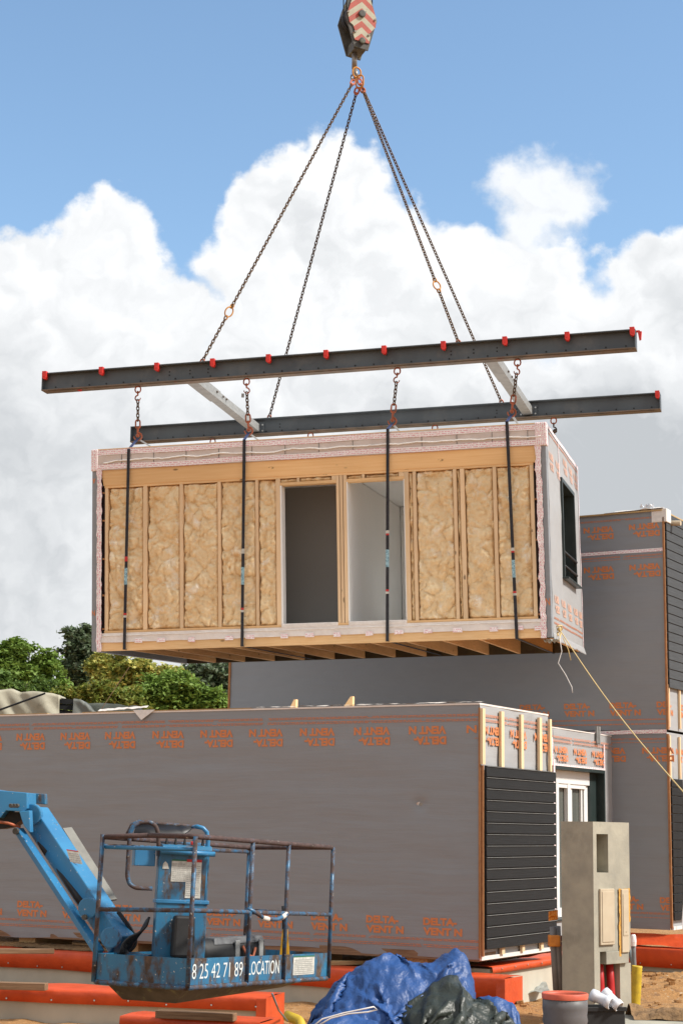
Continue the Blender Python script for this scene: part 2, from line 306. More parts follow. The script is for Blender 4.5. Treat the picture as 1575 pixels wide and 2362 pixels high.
# ---------------------------------------------------------------- mesh helpers
class MB:
    def __init__(s): s.v = []; s.f = []; s.piece = []; s.cur = None
    def add(s, vs, fs, axis=None):
        o = len(s.v); vs = [Vector(p) for p in vs]; s.v += vs; pid = (axis, random.uniform(0, 40), random.uniform(0, 40), o, len(vs))
        for f in fs: s.f.append([i+o for i in f]); s.piece.append(pid)
        return s
    def box(s, x0, x1, y0, y1, z0, z1, axis=None):
        return s.hexa([(x0, y0, z0), (x1, y0, z0), (x1, y1, z0), (x0, y1, z0), (x0, y0, z1), (x1, y0, z1), (x1, y1, z1), (x0, y1, z1)], axis)
    def hexa(s, p, axis=None):
        return s.add(p, [(0, 3, 2, 1), (4, 5, 6, 7), (0, 1, 5, 4), (1, 2, 6, 5), (2, 3, 7, 6), (3, 0, 4, 7)], axis)
    def bar(s, p0, p1, w, h, up=(0, 0, 1)):
        p0 = Vector(p0); p1 = Vector(p1); d = (p1-p0).normalized(); a = d.cross(Vector(up)).normalized(); b = a.cross(d).normalized()
        a = a*w/2; b = b*h/2
        return s.hexa([p0-a-b, p0+a-b, p1+a-b, p1-a-b, p0-a+b, p0+a+b, p1+a+b, p1-a+b])
    def tube(s, pts, r, n=8, closed=False, r2=None):
        pts = [Vector(p) for p in pts]; m = len(pts); vs = []; fs = []
        prev = None
        for i, p in enumerate(pts):
            if closed: t = (pts[(i+1) % m]-pts[i-1]).normalized()
            else: t = (pts[min(i+1, m-1)]-pts[max(i-1, 0)]).normalized()
            if prev is None:
                a = t.orthogonal().normalized()
            else:
                a = (prev-t*prev.dot(t)).normalized()
            prev = a; b = t.cross(a); rr = r if r2 is None else r+(r2-r)*i/(m-1)
            for k in range(n):
                q = 2*PI*k/n; vs.append(p+(a*math.cos(q)+b*math.sin(q))*rr)
        for i in range(m if closed else m-1):
            j = (i+1) % m
            for k in range(n): fs.append((i*n+k, i*n+(k+1) % n, j*n+(k+1) % n, j*n+k))
        if not closed: fs.append(tuple(range(n-1, -1, -1))); fs.append(tuple((m-1)*n+k for k in range(n)))
        return s.add(vs, fs)
    def prism(s, poly, fn, t0, t1):
        n = len(poly); vs = [fn(a, b, t0) for a, b in poly]+[fn(a, b, t1) for a, b in poly]
        fs = [tuple(range(n-1, -1, -1)), tuple(range(n, 2*n))]+[(i, (i+1) % n, n+(i+1) % n, n+i) for i in range(n)]
        return s.add(vs, fs)
    def grid(s, fn, nu, nv, axis=None):
        vs = [fn(i/nu, j/nv) for j in range(nv+1) for i in range(nu+1)]
        return s.add(vs, [(j*(nu+1)+i, j*(nu+1)+i+1, (j+1)*(nu+1)+i+1, (j+1)*(nu+1)+i) for j in range(nv) for i in range(nu)], axis)
    def lathe(s, prof, c, ax=(0, 0, 1), n=20, caps=True):
        ax = Vector(ax).normalized(); a = ax.orthogonal().normalized(); b = ax.cross(a); c = Vector(c); vs = []
        for r, z in prof:
            for k in range(n): q = 2*PI*k/n; vs.append(c+ax*z+(a*math.cos(q)+b*math.sin(q))*r)
        m = len(prof); fs = [(i*n+k, i*n+(k+1) % n, (i+1)*n+(k+1) % n, (i+1)*n+k) for i in range(m-1) for k in range(n)]
        if caps: fs += [tuple(range(n-1, -1, -1)), tuple((m-1)*n+k for k in range(n))]
        return s.add(vs, fs)
    def ico(s, c, r):
        c = Vector(c); return s.lathe([(r*math.sin(PI*i/6)+1e-4, -r*math.cos(PI*i/6)) for i in range(7)], c, n=8)
    def build(s, name, m, parent=None, smooth=False, bevel=0, solid=0, subsurf=0, loc=None):
        me = bpy.data.meshes.new(name)
        vs = s.v
        if loc is not None: L_ = Vector(loc); vs = [p-L_ for p in vs]
        me.from_pydata([tuple(p) for p in vs], [], s.f)
        uvl = me.uv_layers.new(name='UVMap'); ext = {}
        for pi, poly in enumerate(me.polygons):
            ax, ou, ov, st, cnt = s.piece[pi]
            if st not in ext:
                if ax is None:
                    P = [vs[i] for i in range(st, st+cnt)]
                    if cnt == 8:
                        es = [P[1]-P[0], P[3]-P[0], P[4]-P[0]]; e = max(es, key=lambda q: q.length)
                    else:
                        d = [max(p[k] for p in P)-min(p[k] for p in P) for k in range(3)]; e = Vector([1 if k == d.index(max(d)) else 0 for k in range(3)])
                else: e = Vector(ax)
                ext[st] = e.normalized() if e.length > 0 else Vector((1, 0, 0))
            e = ext[st]; n = poly.normal; w = n.cross(e)
            if w.length < .3: e = n.orthogonal().normalized(); w = n.cross(e)
            w = w.normalized()
            for li in poly.loop_indices:
                p = vs[me.loops[li].vertex_index]; uvl.data[li].uv = (p.dot(e)+(ou if ax is None else 0), p.dot(w)+(ov if ax is None else 0))
        if smooth: me.polygons.foreach_set('use_smooth', [True]*len(me.polygons))
        me.materials.append(MATS[m] if isinstance(m, str) else m)
        o = bpy.data.objects.new(name, me); C.objects.link(o)
        if parent is not None: o.parent = parent
        if loc is not None: o.location = loc
        if bevel: b = o.modifiers.new('b', 'BEVEL'); b.width = bevel; b.segments = 2; b.limit_method = 'ANGLE'
        if solid: q = o.modifiers.new('s', 'SOLIDIFY'); q.thickness = solid
        if subsurf: q = o.modifiers.new('s', 'SUBSURF'); q.levels = subsurf; q.render_levels = subsurf
        return o
def each(mb, name, m, parent, **kw):
    """one object per piece collected in mb"""
    keys = []; o = None
    for p in mb.piece:
        if (p[3], p[4]) not in keys: keys.append((p[3], p[4]))
    for st, cnt in keys:
        q = MB(); ax = next(p[0] for p in mb.piece if p[3] == st)
        q.add(mb.v[st:st+cnt], [[i-st for i in f] for f, p in zip(mb.f, mb.piece) if p[3] == st], ax); o = q.build(name, m, parent, **kw)
    return o
def tag(o, label, cat, group=None, kind=None):
    if label: o['label'] = label
    if cat: o['category'] = cat
    if group: o['group'] = group
    if kind: o['kind'] = kind
    return o
def thing(name, label, cat, loc=(0, 0, 0), rot=(0, 0, 0), group=None, mtx=None):
    o = bpy.data.objects.new(name, None); o.empty_display_size = .2; C.objects.link(o)
    if mtx is not None: o.matrix_world = mtx
    else: o.location = loc; o.rotation_euler = rot
    return tag(o, label, cat, group)
def fbm(x, y, z, o=4): return noise.fractal(Vector((x, y, z)), 1.0, 2.0, o)

# text as mesh data, cached: list of verts (x,z) and faces
_tc = {}
def text_geo(txt, bold=.02):
    if (txt, bold) in _tc: return _tc[(txt, bold)]
    cu = bpy.data.curves.new('t', 'FONT'); cu.body = txt; cu.size = 1; cu.resolution_u = 3; cu.offset = bold; cu.fill_mode = 'FRONT'
    o = bpy.data.objects.new('t', cu); C.objects.link(o)
    dg = bpy.context.evaluated_depsgraph_get(); me = bpy.data.meshes.new_from_object(o.evaluated_get(dg))
    vs = [(q.co.x, q.co.y) for q in me.vertices]; fs = [tuple(p.vertices) for p in me.polygons]
    bpy.data.objects.remove(o); bpy.data.curves.remove(cu); bpy.data.meshes.remove(me)
    x0 = min(a for a, b in vs); x1 = max(a for a, b in vs); y1 = max(b for a, b in vs if True)
    vs = [((a-x0), b) for a, b in vs]; _tc[(txt, bold)] = (vs, fs, x1-x0, .70)
    return _tc[(txt, bold)]
def put_text(mb, txt, fn, x, y, w, h, flip=False, bold=.02):
    """write txt in a box w x h whose lower left is (x,y) on a surface fn(a,b)->point; flip = upside down"""
    vs, fs, tw, th = text_geo(txt, bold); out = []
    for a, b in vs:
        p, q = a/tw*w, (b+bold)/(th+2*bold)*h
        if flip: p, q = w-p, h-q
        out.append(fn(x+p, y+q))
    mb.add(out, fs, axis=(1, 0, 0))
def brandprint(mb, fn, x, ztop, w=.505, h=.225, flip=True):
    lh = h*.445
    if flip:
        put_text(mb, 'VENT N', fn, x, ztop-lh, w, lh, True, .055); put_text(mb, 'DELTA-', fn, x+w*.14, ztop-h, w*.86, lh, True, .055)
    else:
        put_text(mb, 'DELTA-', fn, x, ztop-lh, w*.86, lh, False, .055); put_text(mb, 'VENT N', fn, x, ztop-h, w, lh, False, .055)
def lines(mb, fn, x0, x1, zs, period=.758, h=.0105):
    for z in zs:
        x = x0+random.uniform(0, .1); k = 0
        while x < x1:
            l = random.uniform(.02, .075); l = min(l, x1-x)
            if (x % period) > .035: mb.add([fn(x, z), fn(x+l, z), fn(x+l, z+h), fn(x, z+h)], [(0, 1, 2, 3)])
            x += l+random.uniform(.006, .014)

# ---------------------------------------------------------------- ground
def soil_h(x, y):
    h = .05*fbm(x*.5, y*.5, 0)+.03*fbm(x*2.2, y*2.2, 4)
    for cx, cy, r, a in ((4.6, 24.8, 1.1, .10), (5.6, 24.3, 1.3, .06), (2.1, 20.3, .8, .10), (4.0, 18.6, .9, .15), (5.6, 21, 1.2, .10), (.1, 18.4, .5, .15), (4.2, 22.5, .8, .1)):
        d = ((x-cx)**2+(y-cy)**2)/r**2; h += a*math.exp(-d*1.4)*(1+.5*fbm(x*3, y*3, 9))
    return h
xs = [-400, -150, -60, -30, -16]+[-10+.16*i for i in range(126)]+[14, 20, 40, 90, 200, 400]
ys = [-60, -20, 0, 6]+[10+.16*i for i in range(120)]+[33, 40, 60, 100, 200, 500, 1200, 2500]
mb = MB(); nx = len(xs)
vs = [(x, y, soil_h(x, y) if -12 < x < 12 and 8 < y < 32 else 0.0) for y in ys for x in xs]
mb.add(vs, [(j*nx+i, j*nx+i+1, (j+1)*nx+i+1, (j+1)*nx+i) for j in range(len(ys)-1) for i in range(nx-1)], axis=(1, 0, 0))
g_ = mb.build('ground', 'soil', smooth=True); g_['kind'] = 'structure'
# loose stones and clods
mb = MB()
for cx, cy, n, s_ in ((2.0, 20.2, 70, 1.0), (4.4, 24.6, 90, 1.3), (3.9, 18.7, 60, 1.0), (.1, 18.6, 40, .6), (5.2, 21.5, 80, 1.5)):
    for i in range(n):
        x = random.gauss(cx, s_*.6); y = random.gauss(cy, s_*.6); r = random.uniform(.012, .05); P = []
        for k in range(8): P.append((x+((k & 1)-.5)*2*r*random.uniform(.6, 1.2), y+((k >> 1 & 1)-.5)*2*r*random.uniform(.6, 1.2), soil_h(x, y)+((k >> 2)-.3)*1.4*r*random.uniform(.6, 1.1)))
        mb.hexa([P[0], P[1], P[3], P[2], P[4], P[5], P[7], P[6]])
tag(mb.build('soil_clods', 'soil', smooth=False), 'loose clods and stones scattered over the ochre soil', 'rubble', kind='stuff')

# ================================================================= street of modules (frame: u along the long wall, v into the site)
YAW = R(-29.3); A0 = Vector((1.674, 20.5, 0))
BM = Matrix.Translation(A0) @ Matrix.Rotation(YAW, 4, 'Z')
U = (BM.to_3x3() @ Vector((1, 0, 0))); V = (BM.to_3x3() @ Vector((0, 1, 0)))
def Bp(x, y, u=None, v=None, z=None):
    if z is not None: p = atZ(x, y, z)
    elif u is not None: p = onplane(x, y, A0+U*u, U)
    else: p = onplane(x, y, A0+V*v, V)
    return BM.inverted() @ p
def bw(*p): return BM @ Vector(p)

# ---- lower module with the long grey wall
lm = thing('house_module', 'long low module in grey printed membrane with black boards on its short end', 'house module', mtx=BM)
def wob(u, z):   # soft billows of the stapled membrane
    b = .010*fbm(u*.5, z*3.2, 1, 3)
    k = max(0, (1.15-z))/.6
    b += .022*min(1, k)*(noise.noise(Vector((u*1.1, z*1.5, 5)))) + .012*min(1, k)*noise.noise(Vector((u*3+z*3, z*4, 2)))
    d = math.hypot((u+.78), (z-2.36)*1.4); b -= .03*math.exp(-(d/.09)**2)
    return b*min(1, max(0, (3.5-z)*3))*min(1, -u*3+.02)
def botz(u): return .585+.045*noise.noise(Vector((u*.9, 0, 3)))+(.05*math.exp(-((u+2.6)/.8)**2))-(.03*math.exp(-((u+6.8)/1.)**2))
ZT = 3.555
def wall_pt(u, z, off=0): return Vector((u, -wob(u, z)-off-.004, z))
mb = MB(); mb.grid(lambda i, j: wall_pt(-9+9*i, botz(-9+9*i)+(ZT-botz(-9+9*i))*j), 300, 90); mb.build('membrane', 'membrane', lm, smooth=True)
mb = MB(); mb.box(-9, -.01, .02, 2.1, .66, ZT-.02); mb.box(-9, -.96, 2.1, 2.35, .66, ZT-.02); mb.build('wall_core', 'lining_grey', lm)
mb = MB(); mb.box(-9.02, .0, .0, 2.12, .56, .655); mb.build('sole_plate', 'old_plank', lm)
mb = MB(); mb.box(-9.0, .01, -.012, 2.12, ZT-.018, ZT+.002); mb.build('roof', 'white_film', lm)
mb = MB(); mb.box(-5.9, -3.2, -.018, .10, ZT+.003, ZT+.012); mb.box(-9.0, -6.5, -.018, .06, ZT+.003, ZT+.010)
each(mb, 'parapet_board', 'board_light', lm)
# folded white film on the roof edge
mb = MB()
mb.grid(lambda i, j: Vector((-3.2+3.21*i, -.02+.16*j, ZT+.016+.012*fbm(i*14, j, 3)+.01*j)), 90, 3); mb.build('roof_film', 'bead', lm, smooth=True)
fl = MB(); q = Bp(328*KD, 1640*KD, v=-.03)
fl.add([(q.x-.16, -.03, ZT+.02), (q.x+.20, -.03, ZT+.02), (q.x-.01, -.045, ZT-.115)], [(0, 2, 1)]); fl.grid(lambda i, j: Vector((q.x-.75+.8*i, -.02+.05*j, ZT+.02+.03*j+.03*i+.012*fbm(i*9, j, 1))), 20, 2)
fl.build('film_flap', 'bead', lm, smooth=False, solid=.004)
pr = MB(); fn = lambda a, b: wall_pt(a, b, .004)
xx = -.171
starts = [-8.55, -7.79, -7.03, -6.26, -5.51, -4.736, -3.976, -3.227, -2.476, -1.701, -.94]
for x in starts: brandprint(pr, fn, x+.005, 3.293)
put_text(pr, 'N', fn, -.165, 3.293-.0945, .135, .0945, True, .03); put_text(pr, '-', fn, -.06, 3.12, .045, .03, True, .03)
for i in range(11): brandprint(pr, fn, -.726-.768*i, 1.04, .51, .205, False)
pr.build('printed_lettering', 'print', lm)
pr = MB(); lines(pr, fn, -9, -.01, (3.418, 3.402, 3.362, 3.345)); lines(pr, fn, -9, -.01, (.79, .775, .72, .70)); pr.build('small_print', 'smallprint', lm)
# torn spot
mb = MB(); t0 = Vector((-.785, -.03, 2.36))
mb.add([t0+Vector(q) for q in ((-.03, 0, 0), (0, -.01, -.015), (.02, .0, .03), (-.005, -.03, .02))], [(0, 1, 3), (1, 2, 3), (0, 3, 2)]); mb.build('torn_flap', 'bead', lm, solid=.003)
# short face
sh = MB(); sh.grid(lambda i, j: Vector((.004+.012*fbm(i*3, j*9, 7), .0+2.12*i, .60+(ZT-.60)*j)), 30, 60); sh.build('end_membrane', 'membrane_sunlit', lm, smooth=True)
fs_ = lambda a, b: Vector((.022, a, b))
pr = MB()
for x in (-.43, .335, 1.10, 1.865):
    def clipf(a, b): return Vector((.022, min(max(a, .0), 2.1), b))
    brandprint(pr, clipf, x-.23+.0, 3.293)
pr.build('printed_lettering', 'print', lm); pr = MB(); lines(pr, fs_, 0, 2.1, (3.418, 3.402, 3.362, 3.345)); pr.build('small_print', 'smallprint', lm)
mb = MB(); mb.box(.024, .056, -.012, .012, .62, 2.82); mb.build('corner_batten', 'osb', lm)
mb = MB(); mb.box(.024, .058, -.03, .045, 2.83, 3.49); mb.build('batten', 'spruce_light', lm)
for a, b in ((.515, .60), (1.12, 1.20), (1.71, 1.79), (2.06, 2.115)):
    mb = MB(); mb.box(.024, .058, a, b, .62, 3.49); mb.build('batten', 'spruce_light', lm)
mb = MB(); mb.box(.0, .02, -.028, -.008, .6, 3.5); mb.build('corner_batten', 'osb', lm)
def boards(mb, x0, y0, y1, z0, z1, pitch, th=.02, gap=.012, slope=0.0, shingle=.0, sx=1):
    n = int(round((z1-z0)/pitch)); pitch = (z1-z0)/n
    for i in range(n):
        a = z0+i*pitch; b = a+pitch-gap
        mb.hexa([(x0, y0, a), (x0+sx*(th+shingle), y0, a), (x0+sx*(th+shingle), y1, a+slope), (x0, y1, a+slope), (x0, y0, b), (x0+sx*th, y0, b), (x0+sx*th, y1, b+slope), (x0, y1, b+slope)], axis=(0, 1, 0))
mb = MB(); mb.box(.0585, .0615, .015, 2.155, .70, 2.82); mb.build('cladding_backing', 'black', lm)
cl = MB(); boards(cl, .062, .013, 2.16, .70, 2.825, .137, .022, .011, .0, .008)
co_ = cl.build('board_cladding', 'siding', lm, bevel=.004)
mb = MB()
n = 16; pt = (2.825-.70)/n
for i in range(1, n+1): z = .70+i*pt; mb.box(.070, .096, .016, 2.155, z-.0165, z-.0125)
mb.build('drip_edge', 'galv', lm)
mb = MB(); mb.box(.0, .03, 0, 2.12, .575, .62); mb.build('end_sill', 'bead', lm)
# ---- recessed module with the french window
rm_ = thing('house_module', 'recessed low module between the long wall and the tall block, with a white french window', 'house module', mtx=BM @ Matrix.Translation((-.95, 2.1, 0)))
X0 = -.95
def rp(u, v, z): return (u-X0, v-2.1, z)
fu = MB()
wy0, wy1, wz0, wz1 = 4.62, 6.66, .80, 3.0
for (a, b, c, d) in ((2.36, wy0, .6, 3.54), (wy1, 7.02, .6, 3.54), (wy0, wy1, wz1, 3.54), (wy0, wy1, .6, wz0)):
    fu.grid(lambda i, j, a=a, b=b, c=c, d=d: Vector(rp(-.948+.010*fbm((a+(b-a)*i)*1.5, (c+(d-c)*j)*3, 3), a+(b-a)*i, c+(d-c)*j)), 14, 14)
fu.build('membrane', 'membrane_sunlit', rm_, smooth=True)
mb = MB(); mb.box(*[q-X0 for q in (-9, -1.16)], .27, 4.9, .62, 3.53)
for (a, b, c, d) in ((2.36, wy0-.02, .62, 3.52), (wy1+.02, 7.0, .62, 3.52), (wy0-.02, wy1+.02, wz1+.02, 3.52), (wy0-.02, wy1+.02, .62, wz0-.02)): mb.box(-1.15-X0, -.97-X0, a-2.1, b-2.1, c, d)
mb.build('wall_core', 'lining_grey', rm_)
mb = MB(); mb.box(-8.0, .008, .27, 4.92, 3.541, 3.556); mb.build('roof', 'white_film', rm_)
fr = MB()
for (a, b, c, d) in ((wy0, wy0+.045, wz0, wz1), (wy1-.045, wy1, wz0, wz1), (wy0+.045, wy1-.045, wz1-.045, wz1), (wy0+.045, wy1-.045, wz0, wz0+.03)): fr.box(-1.15-X0, -.925-X0, a-2.1, b-2.1, c, d)
wf = fr.build('window_frame', 'frame_dark', rm_)
mb = MB(); mb.box(-1.13-X0, -1.05-X0, wy0+.045-2.1, 6.32-2.1, 2.76, 2.955); mb.build('shutter_box', 'pvc_white', rm_, bevel=.006)
mb = MB()
for a, b in ((4.68, 4.88), (4.93, 5.09), (5.44, 5.55), (5.56, 5.68), (6.05, 6.10), (6.17, 6.32)):
    mb.box(-1.12-X0, (-1.055 if a < 5.55 else -1.085)-X0, a-2.1, b-2.1, .86, 2.76)
mb.box(-1.12-X0, -1.062-X0, 4.83-2.1, 6.19-2.1, .84, .97); mb.box(-1.12-X0, -1.064-X0, 4.83-2.1, 6.19-2.1, 2.70, 2.76)
mb.build('sash', 'pvc_white', rm_, bevel=.004)
mb = MB(); mb.box(-1.13-X0, -1.125-X0, 4.83-2.1, 6.30-2.1, .86, 2.76); mb.build('glass_pane', 'glass', rm_)
mb = MB(); mb.box(-1.14-X0, -1.05-X0, 6.32-2.1, 6.615-2.1, wz0+.03, 2.955); mb.build('window_jamb', 'frame_dark', rm_)
tp = MB(); tp.box(-.93-X0, -.918-X0, wy0-.06-2.1, wy0-.005-2.1, .9, 3.09); tp.box(-.935-X0, -.92-X0, wy0-2.1, wy1-2.1, 3.003, 3.03); tp.box(-.935-X0, -.92-X0, wy1-.05-2.1, wy1-.01-2.1, 3.03, 3.40); tp.box(-.935-X0, -.92-X0, wy0-.12-2.1, wy0-.07-2.1, 3.0, 3.40)
each(tp, 'sealing_tape', 'tape', rm_)
pr = MB(); fr_ = lambda a, b: Vector((-.925-X0, a-2.1, b))
for x in (2.40, 3.14, 3.88, 4.63, 5.38, 6.13): brandprint(pr, fr_, x, 3.285, .51, .215)
pr.build('printed_lettering', 'print', rm_); pr = MB(); lines(pr, fr_, 2.4, 7.0, (3.418, 3.402, 3.362, 3.345)); pr.build('small_print', 'smallprint', rm_)
mb = MB(); mb.box(-.93-X0, -.90-X0, 6.28-2.1, 6.42-2.1, 3.40, 3.66); mb.box(-.90-X0, -.885-X0, 6.33-2.1, 6.36-2.1, 3.40, 3.66); mb.build('roof_bracket', 'galv', rm_)
# ---- tall block, two modules high
def tall(name, label, z0, z1, side):
    t = thing(name, label, 'house module', mtx=BM @ Matrix.Translation((0, 7.03, z0)))
    h = z1-z0
    def tp_(u, z, off=0):
        b = .014*fbm(u*.45, z*2.6, 11+z0, 3)+.008*noise.noise(Vector((u*2.2, z*9, 1)))*max(0, noise.noise(Vector((u*.5+2, z*.5, 8))))*3
        return Vector((u, -b-.01-off, z-z0))
    mb = MB(); mb.grid(lambda i, j: tp_(-8.1+8.05*i, z0+h*j), 160, 90); mb.build('membrane', 'membrane', t, smooth=True)
    mb = MB(); mb.box(-8.08, -.08, .03, 5, .02, h-.02); mb.build('wall_core', 'lining_grey', t)
    mb = MB(); mb.box(-8.11, -8.07, -.03, 0.025, .02, h-.02); mb.build('edge_board', 'osb', t)
    return t, tp_
tu, tpf = tall('house_module', 'upper module of the tall block, dark grey boards on its side', 3.64, 7.08, True)
z0 = 3.64
mb = MB(); mb.box(-8.1, -.04, -.05, 5.0, 7.08-z0, 7.10-z0); mb.build('roof_board', 'board_light', tu)
mb = MB(); mb.grid(lambda i, j: Vector((-1.0+.98*i, -.06+.2*j, 7.105-z0+.04*max(0, noise.noise(Vector((i*5, j*3, 2))))+.02*i)), 26, 5); mb.build('roof_film', 'bead', tu, smooth=False, solid=.004)
mb = MB(); mb.grid(lambda i, j: Vector((-.42+.22*i, -.02+.1*j, 7.12-z0+.10*abs(noise.noise(Vector((i*9, j*9, 4))))+.04)), 12, 6); mb.build('film_roll', 'white_plastic', tu, solid=.004)
mb = MB(); mb.box(-.22, .03, -.03, .2, 6.90-z0, 7.115-z0); mb.build('corner_film', 'bead', tu, bevel=.01)
pr = MB(); fn = lambda a, b: tpf(a, b, .004)
for i in range(10):
    brandprint(pr, fn, -.602-.768*i, 6.90, .51, .215); brandprint(pr, fn, -.602-.768*i, 6.248, .51, .21); brandprint(pr, fn, -.968-.767*i, 4.075, .51, .21, False)
def cl2(a, b): return tpf(min(a, -.055), b, .004)
brandprint(pr, cl2, -.20, 4.075, .51, .21, False)
pr.build('printed_lettering', 'print', tu)
pr = MB(); lines(pr, fn, -8, -.06, (6.99, 6.975, 6.39, 6.375, 6.34)); lines(pr, fn, -8, -.06, (3.80, 3.79, 3.73, 3.72)); pr.build('small_print', 'smallprint', tu)
mb = MB(); mb.grid(lambda i, j: tpf(-8.05+8*i, 6.435+.055*j, .006), 120, 1, axis=(1, 0, 0)); mb.build('sealing_tape', 'tape', tu, smooth=True)
mb = MB(); mb.box(-.045, -.015, -.03, -.005, 4.2-z0, 6.98-z0); mb.box(-.045, -.01, -.03, .03, .0, .56); mb.build('corner_batten', 'osb', tu)
mb = MB(); mb.grid(lambda i, j: Vector((-.045, .0+4.9*i, (h_:=3.44)*j)), 10, 10); mb.build('side_membrane', 'membrane_sunlit', tu)
cl = MB(); boards(cl, -.01, .02, 4.9, 4.29-z0, 7.06-z0, .146, .02, .012); cl.build('board_cladding', 'siding_grey', tu, bevel=.004)
for a in (.02, .55, 1.1, 1.7):
    mb = MB(); mb.box(-.04, -.008, a, a+.045, .04, 4.29-z0+.05); mb.build('batten', 'spruce_light', tu)
pr = MB(); fn3 = lambda a, b: Vector((-.04, max(a, .0), b-z0))
for x in (-.43, .33, 1.1): brandprint(pr, fn3, x+.22, 4.075, .51, .21, False)
pr.build('printed_lettering', 'print', tu)
mb = MB(); q = Bp(1180+1455*.2519, 1140+265*.2519, u=.0); mb.tube([(-.02, q.y-7.03, q.z-z0), (.16, q.y-7.03, q.z-z0-.01)], .042, 14); mb.build('vent_pipe', 'meter_door', tu, smooth=False)
tl_, tpl = tall('house_module', 'lower module of the tall block with black boards at the right edge', .62, 3.62, True)
z0 = .62
pr = MB(); fn = lambda a, b: tpl(a, b, .004)
for i in range(4): brandprint(pr, fn, -.447-.78*i+(.0), 3.367, .51, .22)
for i in range(4): brandprint(pr, fn, -.97-.76*i, 1.105, .5, .2, False)
def cl4(a, b): return tpl(min(a, -.055), b, .004)
brandprint(pr, cl4, -.206, 1.105, .5, .2, False)
put_text(pr, 'VENT N', cl4, .0-.44+.35, 3.27, .5, .09, True)
pr.build('printed_lettering', 'print', tl_); pr = MB(); lines(pr, fn, -3, -.06, (3.50, 3.485, 3.44, .86, .845, .79)); pr.build('small_print', 'smallprint', tl_)
mb = MB(); mb.grid(lambda i, j: tpl(-3.5+3.46*i, 3.56+.06*j-.02*math.sin(i*5), .02+.012*fbm(i*8, j, 5)), 60, 3); mb.build('membrane_lap', 'tape', tl_, smooth=True)
mb = MB(); mb.box(-.045, -.01, -.03, .0, .03, 2.95); mb.build('corner_batten', 'osb', tl_)
mb = MB(); mb.grid(lambda i, j: Vector((-.045, .0+4.9*i, 2.98*j)), 10, 10); mb.build('side_membrane', 'membrane_sunlit', tl_)
cl = MB(); boards(cl, -.01, .02, 4.9, .76-z0, 2.90-z0, .137, .02, .012); cl.build('board_cladding', 'siding', tl_, bevel=.004)
mb = MB(); mb.box(-.03, .0, 0, 4.9, .0, .05); mb.build('end_sill', 'bead', tl_)
for a in (.02, .5, 1.0, 1.6):
    mb = MB(); mb.box(-.04, -.008, a, a+.05, 2.28, 2.93); mb.build('batten', 'spruce_light', tl_)
pr = MB(); fn3 = lambda a, b: Vector((-.04, max(a, .0), b-z0))
for x in (-.2, .42, 1.18): brandprint(pr, fn3, x, 3.367, .51, .21)
pr.build('printed_lettering', 'print', tl_)
mb = MB(); pts = [(.10, .30, 2.6), (.12, .25, 1.6), (.11, .22, .6), (.08, .16, .15), (.1, .12, .02), (.25, .05, -.22), (.5, .0, -.35)]
mb.tube([tl_.matrix_world @ Vector(p) for p in pts], .008, 6); l0 = tl_.matrix_world @ Vector(pts[0]); tag(mb.build('cord', 'rope_white', loc=l0, smooth=True), 'thin white cord hanging down the black boards at the right edge', 'cord')
# loose timber wedges on the roof
for (x0, x1, yt, lab) in ((664, 679, 1606, 'lower timber wedge sticking up behind the roof edge, left one'), (787, 809, 1599, 'taller timber wedge sticking up behind the roof edge, right one')):
    p0 = Bp(x0*KD, 1632*KD, v=.45); p1 = Bp(x1*KD, 1630*KD, v=.45); pt_ = Bp(x1*KD, yt*KD, v=.45)
    mb = MB(); mb.prism([(p0.x, ZT+.02), (p1.x, ZT+.02), (p1.x, pt_.z), (p1.x-.03, pt_.z)], lambda a, b, t: bw(a, t, b), .45, .50)
    tag(mb.build('timber_wedge', 'spruce', loc=bw(p1.x, .45, ZT+.02)), lab, 'timber', 'timber wedges on the roof')

